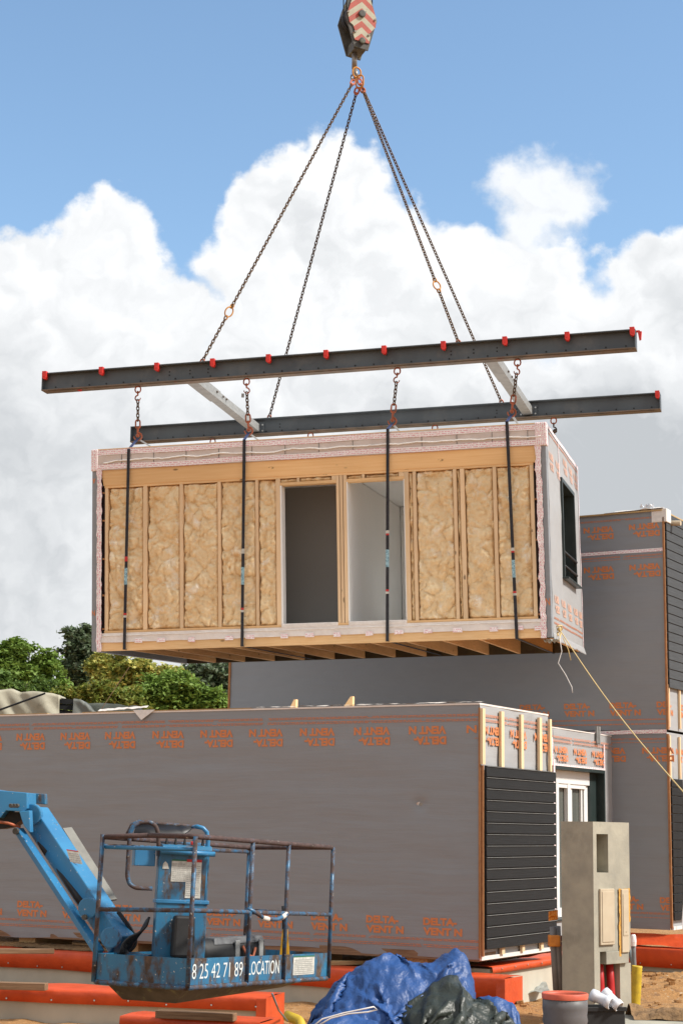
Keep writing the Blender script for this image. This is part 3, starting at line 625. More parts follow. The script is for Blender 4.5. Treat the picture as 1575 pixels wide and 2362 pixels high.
# ---- foundations under orange foil
def foundation(label, L0, R0, depth, zb=-.3, band=.16, capr=0, skirt=.0, top_out=.0):
    """L0,R0: world points of the front top edge"""
    d = (R0-L0); ln = math.hypot(d.x, d.y); yaw = math.atan2(d.y, d.x)
    t = thing('foundation_wall', label, 'foundation', loc=(L0.x, L0.y, 0), rot=(0, 0, yaw))
    z = (L0.z+R0.z)/2
    mb = MB(); mb.box(0, ln-.03, .03, depth, zb, z-.02); mb.build('concrete', 'concrete_wall', t)
    f = MB(); n = max(20, int(ln*14))
    def w(x, k): return .014*fbm(x*1.3, k, L0.x, 3)
    def hang(x): return band+.02*noise.noise(Vector((x*1.1, L0.y, 0)))
    prof = [(depth*.999, z+.0), (depth*.5, z+.012), (.0, z+.004), (-.006, z-.02), (-.012, None), (.004, None)]
    rows = []
    for k, (yv, zv) in enumerate(prof):
        row = []
        for i in range(n+1):
            x = ln*i/n; zz = zv if zv is not None else z-hang(x)
            row.append(Vector((x, yv+(w(x, k)*.5 if k > 1 else 0), zz+(w(x, k) if k < 3 else 0))))
        rows.append(row)
    vs = [p for r_ in rows for p in r_]
    f.add(vs, [(j*(n+1)+i, (j+1)*(n+1)+i, (j+1)*(n+1)+i+1, j*(n+1)+i+1) for j in range(len(rows)-1) for i in range(n)])
    f.add([(ln, -.01, z), (ln, depth, z), (ln, depth, z-band-.25*capr), (ln, -.012, z-band-.25*capr)], [(0, 3, 2, 1)])
    if capr: f.add([(ln-.10, -.018, z-.01), (ln+.002, -.018, z-.01), (ln+.002, -.018, z-band-.25), (ln-.11, -.018, z-band-.25)], [(0, 3, 2, 1)])
    f.build('orange_foil', 'orange_foil', t, smooth=True)
    s = MB(); x = .25
    while x < ln: s.lathe([(.011, 0), (.009, .006), (.003, .01)], (x, -.016, z-band+.04+random.uniform(-.015, .015)), (0, -1, 0), 8); x += random.uniform(.32, .55)
    s.build('fixing_discs', 'studs_metal', t)
    return t, ln, yaw
F1 = foundation('rear foundation wall under the long grey wall, orange foil hanging over its top', bw(-8.2, -.42, .42), bw(.49, -.38, .42), .5, band=.22, capr=1)
F2 = foundation('middle foundation wall left of the tarps, orange foil with a folded right end', atZ(-120, 2264*KD, .33), atZ(612*KD, 2292*KD, .33), .7, band=.13, capr=1)
F3 = foundation('front foundation wall at the bottom, dirty red foil under a plank', atZ(276*KD, 2334*KD, .30), atZ(598*KD, 2350*KD, .30), .55, band=.10)
F4 = foundation('foundation wall below the short end of the low module with thin red foil', bw(-.02, .4, .47), bw(-.02, 3.6, .47), .4, band=.07)
F5 = foundation('foundation wall under the tall block with two orange foil layers', bw(-2.4, 6.72, .36), bw(2.4, 6.72, .36), .5, band=.27)
mb = MB(); mb.grid(lambda i, j: bw(-2.4+4.8*i, 6.74+.28*j, .40+.16*j+.012*fbm(i*12, j*2, 1)), 50, 4); mb.build('foil_layer', 'orange_foil', F5[0], smooth=True).matrix_parent_inverse = (Matrix.Translation(F5[0].location) @ F5[0].rotation_euler.to_matrix().to_4x4()).inverted()
# packing planks
def plank(label, a, b, w, h, m='old_plank', name='timber_plank', grp='planks on the foundations'):
    mb = MB(); mb.bar(a, b, w, h); tag(mb.build(name, m, loc=a, bevel=.006), label, 'plank', grp)
def pz(x0, x1, y0, y1, z): return atZ(x0*KD, y0*KD, z), atZ(x1*KD, y1*KD, z)
a, b = pz(-40, 108, 2262, 2266, .37); plank('thick brown plank on the middle orange foundation at the left edge', a, b, .12, .075)
a, b = pz(362, 540, 2328, 2336, .345); plank('thick brown plank lying on the front orange foundation below the basket', a, b, .12, .07)
a, b = pz(-30, 125, 2184, 2184, .47); plank('short plank on the rear foil under the long wall, leftmost', a, b, .14, .06)
a, b = pz(730, 900, 2212, 2208, .46); plank('long pale plank under the module edge behind the blue tarp', a, b, .10, .05, 'board_light')
mb = MB(); 
for x in (-6.9, -5.2, -2.6, -1.0): mb.box(x, x+.28, .1, .9, .40, .56)
each(mb, 'packing_block', 'board_light', lm)
mb = MB(); mb.grid(lambda i, j: Vector((-6.9+1.5*i, -.08+.2*j, .44+.05*j+.02*fbm(i*20, j*4, 0))), 40, 5)
tag(mb.build('gravel_bed', 'stone_dirt', lm), None, None)

# ================================================================= the hanging module
MO = Vector((-3.47028566, 24.20245397, 4.47804338)); MR = (Matrix.Rotation(R(-14.13976), 3, 'Z') @ Matrix.Rotation(R(-1.0267), 3, 'Y') @ Matrix.Rotation(R(2.92597), 3, 'X'))
MM = Matrix.Translation(MO) @ MR.to_4x4()
ML, MD, MH = 6.484, 3.935, 2.883
hm = thing('house_module', 'hanging timber module with wool filled wall and two door openings', 'house module', mtx=MM)
def mloc(x, y, yy=0.0):
    n = MR @ Vector((0, 1, 0)); return MM.inverted() @ onplane(x, y, MO+n*yy, n)
ZS0, ZS1 = .285, 2.33
for a, b in ((.155, .2), (.733, .79), (1.279, 1.328), (1.843, 1.887), (2.395, 2.436), (2.693, 2.756), (3.562, 3.603), (3.612, 3.652), (3.661, 3.71), (4.524, 4.582), (4.639, 4.685), (5.2, 5.246), (5.296, 5.355), (5.743, 5.792), (6.246, 6.298)):
    mb = MB(); mb.box(a, b, .01, .15, ZS0, ZS1); mb.build('stud', 'spruce_light', hm, bevel=.003)
mb = MB(); mb.box(.15, 6.30, .008, .15, ZS1+.001, 2.36); mb.build('top_plate', 'spruce', hm)
mb = MB()
for a, b in ((.15, 2.756), (3.56, 3.712), (4.524, 6.30)): mb.box(a, b, .007, .15, .245, ZS0-.001)
each(mb, 'bottom_plate', 'spruce', hm)
for a, b in ((2.757, 3.561), (3.711, 4.523)):
    mb = MB(); mb.box(a, b, .012, .15, 2.232, 2.272); mb.build('door_header', 'spruce', hm)
for a, b in ((3.0, 3.035), (3.93, 3.965), (3.5, 3.56), (4.45, 4.523)):
    mb = MB(); mb.box(a, b, .011, .12, 2.273, 2.329); mb.build('cripple_stud', 'spruce_light', hm)
# mineral wool
def wool(x0, x1, z0, z1, seed):
    w, h = x1-x0, z1-z0; st = .0125; nu = max(4, int(w/st)); nv = max(4, int(h/st)); mb = MB()
    def f(i, j):
        x = x0+w*i; z = z0+h*j; e = min(i*w, (1-i)*w, j*h*1.0, (1-j)*h)
        wx = x+.11*noise.noise(Vector((x*4, z*4, seed)))+.02*noise.noise(Vector((x*14, z*14, seed))); wz = z+.13*noise.noise(Vector((x*4+9, z*4, seed)))+.02*noise.noise(Vector((x*14, z*14, seed+4)))
        d, _ = noise.voronoi(Vector((wx*5.6, wz*4.3, seed*3.1))); p1 = math.sqrt(max(0, 1-(d[0]/.85)**2))*min(1, .55+.45*math.sqrt((d[1]-d[0])*3))
        d2, _ = noise.voronoi(Vector((wx*12, wz*10, seed*1.7))); p2 = math.sqrt(max(0, 1-(d2[0]/.85)**2))
        big = .5+.5*noise.noise(Vector((x*2.3, z*2.3, seed+20))); k1 = .25+.75*min(1, max(0, .5+1.6*noise.noise(Vector((x*3+3, z*3, seed+7))))); p1 = 1-(1-p1)*(.45+.65*k1); p2 = 1-(1-p2)*(1.35-k1)
        y = .085-.095*p1*(.65+.5*big)-.038*p2+.020*fbm(x*22, z*22, seed, 3)
        ed = min(1, e/.03); y += .055*(1-ed)**1.5*(1+.8*noise.noise(Vector((x*15, z*15, 2))))
        sx = .004*noise.noise(Vector((z*9, x*9, 3)))
        return Vector((x+sx, max(y, -.075)+.035, z))
    mb.grid(f, nu, nv); mb.build('insulation_batt', 'insulation', hm, smooth=True)
for k, (a, b) in enumerate(((.2, .733), (.79, 1.279), (1.328, 1.843), (1.887, 2.395), (2.436, 2.693), (4.582, 4.639), (4.685, 5.2), (5.246, 5.296), (5.355, 5.743), (5.792, 6.246))): wool(a, b, ZS0, ZS1, k+1)
for k, (a, b) in enumerate(((2.757, 3.0), (3.035, 3.5), (3.712, 3.93), (3.965, 4.45))): wool(a, b, 2.273, 2.33, k+30)
mb = MB(); 
for a, b in ((.15, 2.757), (4.524, 6.30)): mb.box(a, b, .16, .18, .25, 2.36)
mb.build('sheathing', 'osb', hm)
mb = MB(); mb.hexa([(.135, .0, 2.361), (6.335, .0, 2.361), (6.335, .10, 2.361), (.135, .10, 2.361), (.10, -.008, 2.60), (6.40, -.008, 2.60), (6.40, .10, 2.60), (.10, .10, 2.60)]); mb.build('glulam_beam', 'glulam', hm, bevel=.004)
# wrapped roof edge
mb = MB(); mb.grid(lambda i, j: Vector((-.03+6.51*i, -.022-.006*fbm(i*20, j*3, 2), 2.585+.298*j)), 140, 8); mb.build('roof_edge_film', 'grey_band', hm, smooth=True)
mb = MB(); mb.box(-.02, 6.47, -.014, .3, 2.6, 2.879); mb.box(-.02, 6.47, .3, MD, 2.62, 2.879); mb.build('roof', 'white_film', hm)
mb = MB(); mb.box(-.0, 6.45, -.02, .02, 2.884, 2.896); mb.build('roof_batten', 'spruce', hm)
mb = MB()
for z in (2.592, 2.80): mb.grid(lambda i, j, z=z: Vector((-.02+6.48*i, -.031-.006*fbm(i*20, j*3, 2), z+.073*j+.006*math.sin(i*23))), 120, 1, axis=(1, 0, 0))
each(mb, 'sealing_tape', 'tape', hm, smooth=True)
mb = MB(); x = .42
while x < 6.3: mb.box(x, x+.005, -.031, -.025, 2.665, 2.80); x += .485
mb.build('film_joint', 'block_grey', hm)
mb = MB(); mb.tube([(.14+6.28*i/170, -.034, 2.715+.030*fbm(i*.07, 0, 3)+.006*noise.noise(Vector((i*.9, 0, 1)))+.03*math.exp(-((i-132)/38)**2)*0-.03*math.exp(-(i/9.)**2)) for i in range(171)], .011, 6); mb.build('sealant_bead', 'bead', hm, smooth=True)
# corner wraps
mb = MB(); mb.box(-.035, .06, -.012, .14, .0, 2.6); mb.build('corner_membrane', 'membrane', hm, bevel=.012)
mb = MB(); mb.box(6.405, ML, -.012, .14, .0, 2.6); mb.build('corner_membrane', 'membrane', hm, bevel=.012)
for x0, x1 in ((.045, .118), (6.335, 6.412)):
    mb = MB(); mb.grid(lambda i, j, x0=x0, x1=x1: Vector((x0+(x1-x0)*i+.014*fbm(j*24, i, x0, 2), -.022-.016*abs(noise.noise(Vector((j*22, i*2, x0)))), -.01+2.62*j)), 3, 160, axis=(0, 0, 1)); mb.build('corner_tape', 'tape', hm, smooth=True)
mb = MB(); mb.box(-.045, .06, -.036, .06, 2.58, 2.895); mb.box(6.34, 6.50, -.036, .10, 2.58, 2.90); each(mb, 'corner_cap', 'tape', hm, bevel=.014)
mb = MB(); mb.box(.119, .154, .03, .1, .25, 2.36); mb.build('shadow_gap', 'dark_gap', hm)
mb = MB(); mb.box(6.299, 6.334, .03, .1, .25, 2.36); mb.build('shadow_gap', 'dark_gap', hm)
for xg in (.119, 6.30):
    for z in (.30, .78, 1.3, 1.85, 2.25):
        mb = MB(); mb.box(xg, xg+.034, .0, .05, z, z+.022); mb.build('spacer', 'osb', hm)
# floor edge
mb = MB(); mb.grid(lambda i, j: Vector((.11+6.24*i, -.006-.02*(1-j)*abs(fbm(i*16, j, 4))-.01*(1-j), .12+.015*fbm(i*6, 0, 8)*(1-j)+(.13)*j)), 160, 5); mb.build('sill_film', 'white_film', hm, smooth=True)
mb = MB(); mb.tube([(.13+6.2*i/150, -.018, .213+.006*fbm(i*.12, 0, 6)) for i in range(151)], .007, 6); mb.build('sealant_bead', 'bead', hm, smooth=True)
mb = MB()
for x in (.62, .95, 1.41, 1.95, 2.25, 2.75, 3.1, 3.5, 3.95, 4.35, 4.75, 5.15, 5.65, 6.0, 6.25):
    w = random.uniform(.10, .14); z = .10+random.uniform(-.008, .012); mb.add([(x, -.032, z), (x+w, -.032, z+random.uniform(-.01, .01)), (x+w-.01, -.03, z+.06), (x+.008, -.03, z+.062)], [(0, 1, 2, 3)], axis=(1, 0, 0))
each(mb, 'tape_patch', 'tape', hm)
mb = MB(); mb.box(.11, 6.345, .0, .06, .0, .2); mb.build('edge_beam', 'spruce', hm, bevel=.003)
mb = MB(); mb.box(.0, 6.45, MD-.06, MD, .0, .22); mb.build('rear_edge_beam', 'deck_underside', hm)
for x in (-.02, 6.40):
    mb = MB(); mb.box(x, x+.06, .15, MD-.061, .005, .22); mb.build('side_edge_beam', 'joist', hm)
x = .50
while x < 6.3:
    mb = MB(); mb.box(x, x+.045, .061, MD-.061, .004, .20); mb.build('floor_joist', 'joist', hm); x += .497
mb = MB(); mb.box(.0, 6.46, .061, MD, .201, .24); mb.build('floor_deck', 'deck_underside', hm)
mb = MB()
for x in (4.75, 5.25, 5.75, 6.15, 4.25): mb.lathe([(.035, 0), (.035, .02)], (x+.2, 2.2, .175), (0, 0, 1), 14)
each(mb, 'floor_socket', 'galv', hm)
mb = MB(); 
for x in (.56, 2.27, 4.52, 6.1): mb.box(x, x+.05, .06, 3.9, -.02, -.012)
# interior
mb = MB(); mb.box(2.757, 3.561, -.01, .2, .245, .30); mb.box(3.711, 4.523, -.01, .2, .245, .30); each(mb, 'threshold_film', 'bead', hm, bevel=.012)
mb = MB(); mb.box(.16, 6.3, .181, 3.8, .245, .262); mb.build('floor_board', 'lining', hm)
mb = MB(); mb.box(.02, 6.3, .16, 3.86, 2.37, 2.40); mb.build('ceiling', 'lining', hm)
mb = MB(); mb.box(3.60, 3.70, .181, 3.8, .27, 2.36); mb.build('partition', 'lining', hm)
mb = MB(); mb.box(.1, 3.59, 3.60, 3.68, .27, 2.36); mb.box(3.71, 6.3, 3.60, 3.68, .27, 2.36); each(mb, 'rear_lining', 'lining', hm)
mb = MB(); mb.box(.06, .1, .181, 3.8, .27, 2.36); mb.build('end_lining', 'lining', hm)
mb = MB(); mb.box(1.3, 3.59, 1.15, 1.2, .27, 2.369); mb.build('inner_wall', 'lining_board', hm)
for x0, x1 in ((2.757, 2.775), (3.71, 3.722), (4.512, 4.523)):
    mb = MB(); mb.box(x0, x1, .009, .19, .30, 2.231); mb.build('door_lining', 'lining', hm)
# outer walls
mb = MB(); mb.box(-.03, .05, .145, MD, .0, 2.6); mb.build('side_wall', 'membrane', hm)
mb = MB(); mb.box(.05, 6.4, MD-.05, MD, .24, 2.6); mb.build('rear_wall', 'membrane', hm)
WY0, WY1, WZ0, WZ1 = 1.45, 3.06, .94, 2.37
def side_pt(y, z, off=0): return Vector((ML+.002+off+.008*fbm(y*1.2, z*2.5, 9), y, z))
for (a, b, c, d, w) in ((.14, WY0, .0, 2.885, 1), (WY1, MD, .0, 2.885, 1), (WY0, WY1, WZ1, 2.885, 1), (WY0, WY1, .0, WZ0, 1)): pass
mb = MB()
for (a, b, c, d) in ((.10, WY0, .0, 2.885), (WY1, MD, .0, 2.885), (WY0, WY1, WZ1, 2.885), (WY0, WY1, .0, WZ0)):
    mb.grid(lambda i, j, a=a, b=b, c=c, d=d: side_pt(a+(b-a)*i, c+(d-c)*j), 16, 24)
    mb.box(6.32, ML-.012, a+.005, b-.005, max(c, .24)+.003, min(d, 2.6)-.003)
mb.build('side_wall', 'membrane_sunlit', hm, smooth=False)
wf = MB()
for (a, b, c, d) in ((WY0, WY0+.06, WZ0, WZ1), (WY1-.06, WY1, WZ0, WZ1), (WY0+.06, WY1-.06, WZ1-.06, WZ1)): wf.box(6.28, ML+.035, a, b, c, d)
wf.box(6.28, ML+.09, WY0-.03, WY1+.05, WZ0-.03, WZ0)
wfo = wf.build('window_frame', 'frame_dark', hm, bevel=.004)
mb = MB()
for z in (1.10, 1.30): mb.tube([(ML+.02, WY0+.05, z), (ML+.03, WY1-.05, z)], .022, 8)
each(mb, 'guard_rail', 'black', wfo, smooth=True)
pr = MB(); fn = lambda a, b: side_pt(a, b, .006)
for x in (.35, 1.12, 1.89, 2.66, 3.30): brandprint(pr, fn, x, .60, .5, .24, True)
for x in (.22, 1.0): brandprint(pr, fn, x, 2.55, .48, .24, True)
for x in (1.9, 2.65, 3.3): brandprint(pr, fn, x, 2.72, .48, .22, True)
pr.build('printed_lettering', 'print_pale', hm); pr = MB()
fF = lambda a, b: Vector((a, -.016, b)); put_text(pr, 'N', fF, 6.41, .42, .06, .10, True); put_text(pr, 'N', fF, -.03, .5, .05, .08, True); put_text(pr, 'A', fF, -.03, 2.4, .05, .08, True)
pr.build('printed_lettering', 'print', hm)
pr = MB(); lines(pr, fn, .2, 3.9, (.20, .215, .27, .285, 2.80, 2.79)); pr.build('small_print', 'smallprint', hm)
mb = MB()
mb.grid(lambda i, j: side_pt(3.84+.06*i, 2.88*j, .008), 1, 60, axis=(0, 0, 1)); mb.grid(lambda i, j: side_pt(1.36+.05*i, 2.3+.55*j, .008), 1, 8, axis=(0, 0, 1)); mb.grid(lambda i, j: side_pt(.14+3.75*i, 2.845+.05*j, .008), 40, 1, axis=(0, 1, 0))
each(mb, 'side_tape', 'tape', hm)
mb = MB(); mb.grid(lambda i, j: Vector((ML+.004+.02*abs(fbm(i*9, j*2, 3))*(1-j)+.03*(1-j)*i, .12+3.85*i, -.02*(1-j)*(1+.8*fbm(i*8, 0, 5))-.02*(1-j)*i+.07*j+.0)), 60, 5); mb.build('loose_film', 'white_film', hm, smooth=True, solid=.003).data.materials[0] = MATS['membrane_sunlit']
mb = MB(); mb.grid(lambda i, j: Vector((6.36+.18*i, .02+.3*j, -.02-.06*abs(noise.noise(Vector((i*4, j*4, 7)))))), 8, 8); mb.build('corner_film', 'scrap', hm, smooth=False, solid=.003)

# ================================================================= spreader frame
FO = Vector((-4.48703565, 24.73224775, 8.40597076))
FRm = (Matrix.Rotation(-0.27986732, 3, 'Z') @ Matrix.Rotation(-0.01026428, 3, 'Y') @ Matrix.Rotation(-0.00897917, 3, 'X'))
FM = Matrix.Translation(FO) @ FRm.to_4x4(); FL, FS, FH = 8.761, 3.384, .269
sf = thing('spreader_frame', 'dark steel lifting frame of two long beams and two pale cross beams', 'lifting frame', mtx=FM)
def ibeam(y0, clips, xs0=0.0):
    mb = MB(); mb.box(0, FL, y0+.094, y0+.106, .0145, FH-.0145); mb.box(0, FL, y0, y0+.2, FH-.014, FH)
    mb.box(0, .012, y0+.004, y0+.196, .0145, FH-.0145); mb.box(FL-.012, FL, y0+.004, y0+.196, .0145, FH-.0145)
    b = mb.build('main_beam', 'steel', sf)
    mb = MB(); mb.box(0, FL, y0, y0+.2, 0, .014); mb.box(.1, FL-.1, y0+.03, y0+.055, -.012, 0); mb.build('bottom_flange', 'steel_under', b)
    mb = MB(); x = .19
    while x < FL-.1: mb.lathe([(.013, 0), (.013, .006)], (x, y0+.094, .062), (0, -1, 0), 8); x += .272
    for x in (2.0, 2.32, 2.6, 6.2, 6.52, 6.85):
        for z in (.12, .17): mb.lathe([(.012, 0), (.012, .004)], (x, y0+.094, z), (0, -1, 0), 8)
    mb.build('bolt_holes', 'black', b)
    for x in clips:
        mb = MB(); x = min(max(x, .035), FL-.035)
        mb.prism([(-.032, .02), (.034, .02), (.036, -.075), (.02, -.105), (-.012, -.10), (-.016, -.085), (-.028, -.085)], lambda a, c, t, x=x: (x+a, y0+t, FH+c+.004), -.024, .05)
        mb.box(x-.018, x+.018, y0-.028, y0-.0245, FH-.06, FH-.01); mb.build('red_clamp', 'red_plastic', b, bevel=.005)
    return b
fb = ibeam(0, [.045, .957, 1.832, 2.697, 3.547, 4.406, 5.256, 6.108, 6.975, 7.837, 8.718]); rb = ibeam(FS, [8.72])
mb = MB(); mb.prism([(0, 0), (.055, 0), (.045, -.11), (.02, -.12)], lambda a, c, t: (FL+.02+a, .1+t, FH-.01+c), 0, .05); mb.box(FL-.03, FL+.05, .10, .15, FH-.012, FH+.006); mb.build('red_clamp', 'red_plastic', fb)
mb = MB(); mb.prism([(0, 0), (.06, 0), (.06, -.09), (.02, -.09)], lambda a, c, t: (.55+a, .05+t, -.0+c*.3), 0, .06); mb.build('red_clamp', 'red_plastic', fb)
for x0, x1, lab in ((2.314, 2.19, ''), (6.74, 6.70, '')):
    y0, y1 = .11, FS+.085; z = .085
    mb = MB(); mb.bar((x0, y0, z), (x1, y1, z+.03), .15, .13); cb = mb.build('cross_beam', 'galv', sf, bevel=.006)
    k = .36; e = (x0+(x1-x0)*k, y0+(y1-y0)*k, z+.03*k); mb = MB(); mb.bar((x0, y0, z), e, .168, .148); mb.build('sleeve', 'galv', cb, bevel=.004)
    mb = MB(); 
    for t_ in (.3, .39, .44):
        c_ = Vector((x0+(x1-x0)*t_, y0+(y1-y0)*t_, z+.03*t_)); mb.lathe([(.018, 0), (.018, .012), (.008, .02)], c_+Vector((-.088, 0, .02)), (-1, 0, 0), 8); mb.lathe([(.018, 0), (.018, .012), (.008, .02)], c_+Vector((.088, 0, .02)), (1, 0, 0), 8)
    each(mb, 'bolt', 'chain_dark', cb)
    mb = MB(); mb.box(x1-.13, x1+.15, FS+.075, FS+.092, .02, .22); mb.build('end_plate', 'steel', cb)
    mb = MB()
    for dx in (-.11, .12):
        for dz in (.07, .17): mb.lathe([(.016, 0), (.014, .012)], (x1+dx, FS+.074, dz), (0, -1, 0), 8)
    each(mb, 'plate_bolt', 'studs_metal', cb)
def link_pts(c, d, s, hl, hw, n=5):
    """stadium in plane (d,s)"""
    P = []
    for k in range(n+1): q = -PI/2+PI*k/n; P.append(c+d*(hl-hw+math.cos(q)*hw)+s*math.sin(q)*hw)
    for k in range(n+1): q = PI/2+PI*k/n; P.append(c+d*(-(hl-hw)+math.cos(q)*hw)+s*math.sin(q)*hw)
    return P
def chain_mesh(mb, p0, p1, wr=.0088, sag=0.0, start=0):
    p0 = Vector(p0); p1 = Vector(p1); D = p1-p0; Ln = D.length; n = max(1, int(round(Ln/(wr*5.9)))); pitch = Ln/n; d = D/Ln
    s = d.cross(Vector((.3, 1, .1))).normalized(); t = d.cross(s); a = s*.8+t*.6; b = s*.6-t*.8
    for i in range(n):
        f = (i+.5)/n; c = p0+D*f; c.z -= sag*4*f*(1-f)
        mb.tube(link_pts(c, d, (a if (i+start) % 2 else b), pitch/2+wr*.9, wr*2.15, 4), wr, 5, closed=True)
def hook_mesh(mb, top, down, r=.05, side=None):
    down = Vector(down).normalized(); side = Vector(side or (1, 0, 0)); side = (side-down*side.dot(down)).normalized(); top = Vector(top)
    pts = [top, top+down*r*.9]; c = top+down*r*2.5
    for k in range(10):
        q = R(215-k*27); pts.append(c+side*math.cos(q)*r*.95*-1+down*math.sin(-q+PI)*0+down*(-math.sin(q))*r*-1*-1)
    P = [top, top+down*r]
    for k in range(11):
        q = R(-90+k*27); P.append(c+side*(-math.cos(q+PI/2)*0+math.sin(R(k*27))*r)+down*(-math.cos(R(k*27)))*r)
    mb.tube(P, r*.30, 7, r2=r*.16); mb.ico(top+down*r*.2, r*.36)
def eye(mb, x, y):   # D shaped lifting eye below a beam
    mb.tube([(x+.045*math.cos(q)*1.0, y, -.055+.05*math.sin(q)) for q in [2*PI*k/14 for k in range(14)]], .0105, 7, closed=True)
hxs = [1.499, 3.182, 5.42, 7.129]
for x in hxs: mb = MB(); eye(mb, x, .12); mb.build('lifting_eye', 'hook_red', fb, smooth=True)
for x in (1.435, 3.125, 5.197, 7.099): mb = MB(); eye(mb, x, FS+.1); mb.build('lifting_eye', 'hook_red', rb, smooth=True)
# ---- four short chains with hooks, four slings
ends = [(317, 1003), (571, 990), (900, 968), (1174, 948)]
fy = FRm @ Vector((0, 1, 0))
tops = [(296, 1032), (561, 1010), (890, 985), (1163, 968)]; bots = [(286, 1491), (556, 1484), (889, 1472), (1186, 1466)]
names = ['leftmost of the four', 'second from the left of the four', 'the one crossing the right doorway', 'rightmost of the four']
for i, (x, e) in enumerate(zip(hxs, ends)):
    p0 = FM @ Vector((x, .12, -.10)); p1 = onplane(e[0]*KD, e[1]*KD, FO+fy*.12, fy)
    t = thing('drop_chain', 'short rusty chain under the front beam, '+names[i], 'chain', loc=p0, group='short chains under the front beam')
    L_ = lambda p: Vector(p)-p0
    d = (p1-p0).normalized()
    mb = MB(); hook_mesh(mb, p0-d*.02, d, .042, (1 if i % 2 else -1, .3, 0)); mb.v = [L_(p) for p in mb.v]; mb.build('grab_hook', 'hook_red', t, smooth=True)
    mb = MB(); chain_mesh(mb, p0+d*.11, p1-d*.24); mb.v = [L_(p) for p in mb.v]; mb.build('chain_links', 'chain', t, smooth=True)
    mb = MB(); mb.tube(link_pts(p1-d*.19, d, d.cross(Vector((0, 1, 0))).normalized(), .065, .032), .012, 6, closed=True); hook_mesh(mb, p1-d*.15, d, .058, (1, .2, 0)); mb.ico(p1-d*.02, .03); mb.v = [L_(p) for p in mb.v]; mb.build('sling_hook', 'hook_red', t, smooth=True)
    if i == 1:
        mb = MB(); q = p0+d*.16+Vector((-.06, 0, 0)); mb.box(q.x-.02, q.x+.02, q.y, q.y+.006, q.z-.03, q.z+.03); mb.v = [L_(p) for p in mb.v]; mb.build('identity_tag', 'galv', t)
    # sling
    n = MR @ Vector((0, 1, 0)); a = onplane(tops[i][0]*KD, tops[i][1]*KD, MO-n*.045, n); b = onplane(bots[i][0]*KD, bots[i][1]*KD, MO-n*.045, n)
    s = thing('lifting_sling', 'dark webbing sling round the hanging module, '+names[i], 'sling', loc=a, group='webbing slings round the module')
    S_ = lambda p: Vector(p)-a
    hp = p1+Vector((0, 0, -.03)); xl = MR @ Vector((1, 0, 0)); yl = n
    def web(P, w, th, name, m, parent):
        mb = MB()
        for k in range(len(P)-1): mb.bar(S_(P[k]), S_(P[k+1]), w, th, up=n if abs((P[k+1]-P[k]).normalized().dot(n)) < .7 else MR @ Vector((0, 0, 1)))
        return mb.build(name, m, parent)
    web([hp, a], .04, .01, 'sling_eye', 'strap_blue', s)
    mid = (a+b)/2+n*.012*0
    web([a, mid, b], .043, .006, 'webbing', 'strap', s)
    rb_ = b+n*(MD+.09); ra = rb_+(MR @ Vector((0, 0, 1)))*(MH+.06)
    web([b, rb_], .043, .006, 'under_webbing', 'strap', s); web([rb_, ra], .043, .006, 'rear_webbing', 'strap', s); web([ra, hp+n*.02], .032, .006, 'rear_leg', 'strap_grey', s)
    T = (b-a)
    yb = [(1286, 1306, 1344, 1414), (1268, 1304, 1344, 1402), (1226, 1264, 1304, 1360), (1266, 1288, 1328, 1364)][i]
    def at(yp): return a+T*((yp-tops[i][1])/(bots[i][1]-tops[i][1]))
    off = -n*.005
    w = lambda y0, y1, m, nm: web([at(y0)+off, at(y1)+off], .045, .005, nm, m, s)
    w(yb[0]-6, yb[0]+1, 'label_white' if i != 0 else 'label_red', 'sling_tag'); w(yb[0]+1.2, yb[0]+5, 'label_red' if i != 1 else 'label_white', 'sling_tag')
    w(yb[1], yb[2], 'label_blue', 'sling_label'); w(yb[3]-5, yb[3]-.5, 'label_red', 'sling_tag'); w(yb[3], yb[3]+5, 'label_white', 'sling_tag')
mb = MB(); p = b; mb.tube([b+(-n)*.01, b+Vector((.01, 0, -.05))], .006, 5)
# rear hook near the right corner
p0 = FM @ Vector((7.099, FS+.1, -.10)); t = thing('drop_chain', 'short hooked chain under the rear beam past the right roof corner', 'chain', loc=p0, group='short chains under the rear beam')
mb = MB(); hook_mesh(mb, (0, 0, .01), (0, 0, -1), .045); mb.ico((.02, 0, -.12), .035); mb.build('grab_hook', 'chain_dark', t, smooth=True); mb = MB(); chain_mesh(mb, (0, 0, -.12), (0, 0, -.5)); mb.build('chain_links', 'chain', t, smooth=True)
# ---- main chains and rings
AP = Vector((.185, 25.14857946, 13.479))
def A_(x, y): return atY(x, y, AP.y)
z1_ = lambda x, y: A_(700+x*.15944, y*.15944)
def ring(c, hl, hw, wr, m, label, name='master_link', dirn=(0, 0, 1), side=(1, .25, 0), n=9, grp='yellow links below the crane hook'):
    mb = MB(); d = Vector(dirn).normalized(); s = Vector(side); s = (s-d*s.dot(d)).normalized(); mb.tube(link_pts(c, d, s, hl, hw, n), wr, 8, closed=True)
    return tag(mb.build(name, m, loc=c, smooth=True), label, 'ring', grp)
r1 = z1_(770, 1050); r2 = z1_(812, 1185)
ring(r1, .085, .07, .014, 'ring_yellow', 'upper yellow lifting link threaded on the crane hook', side=(1, .5, 0)); ring(r2+Vector((0, -.02, 0)), .105, .06, .013, 'ring_yellow', 'lower rusty yellow link holding the chain shackles', side=(1, -.3, 0))
legs = []
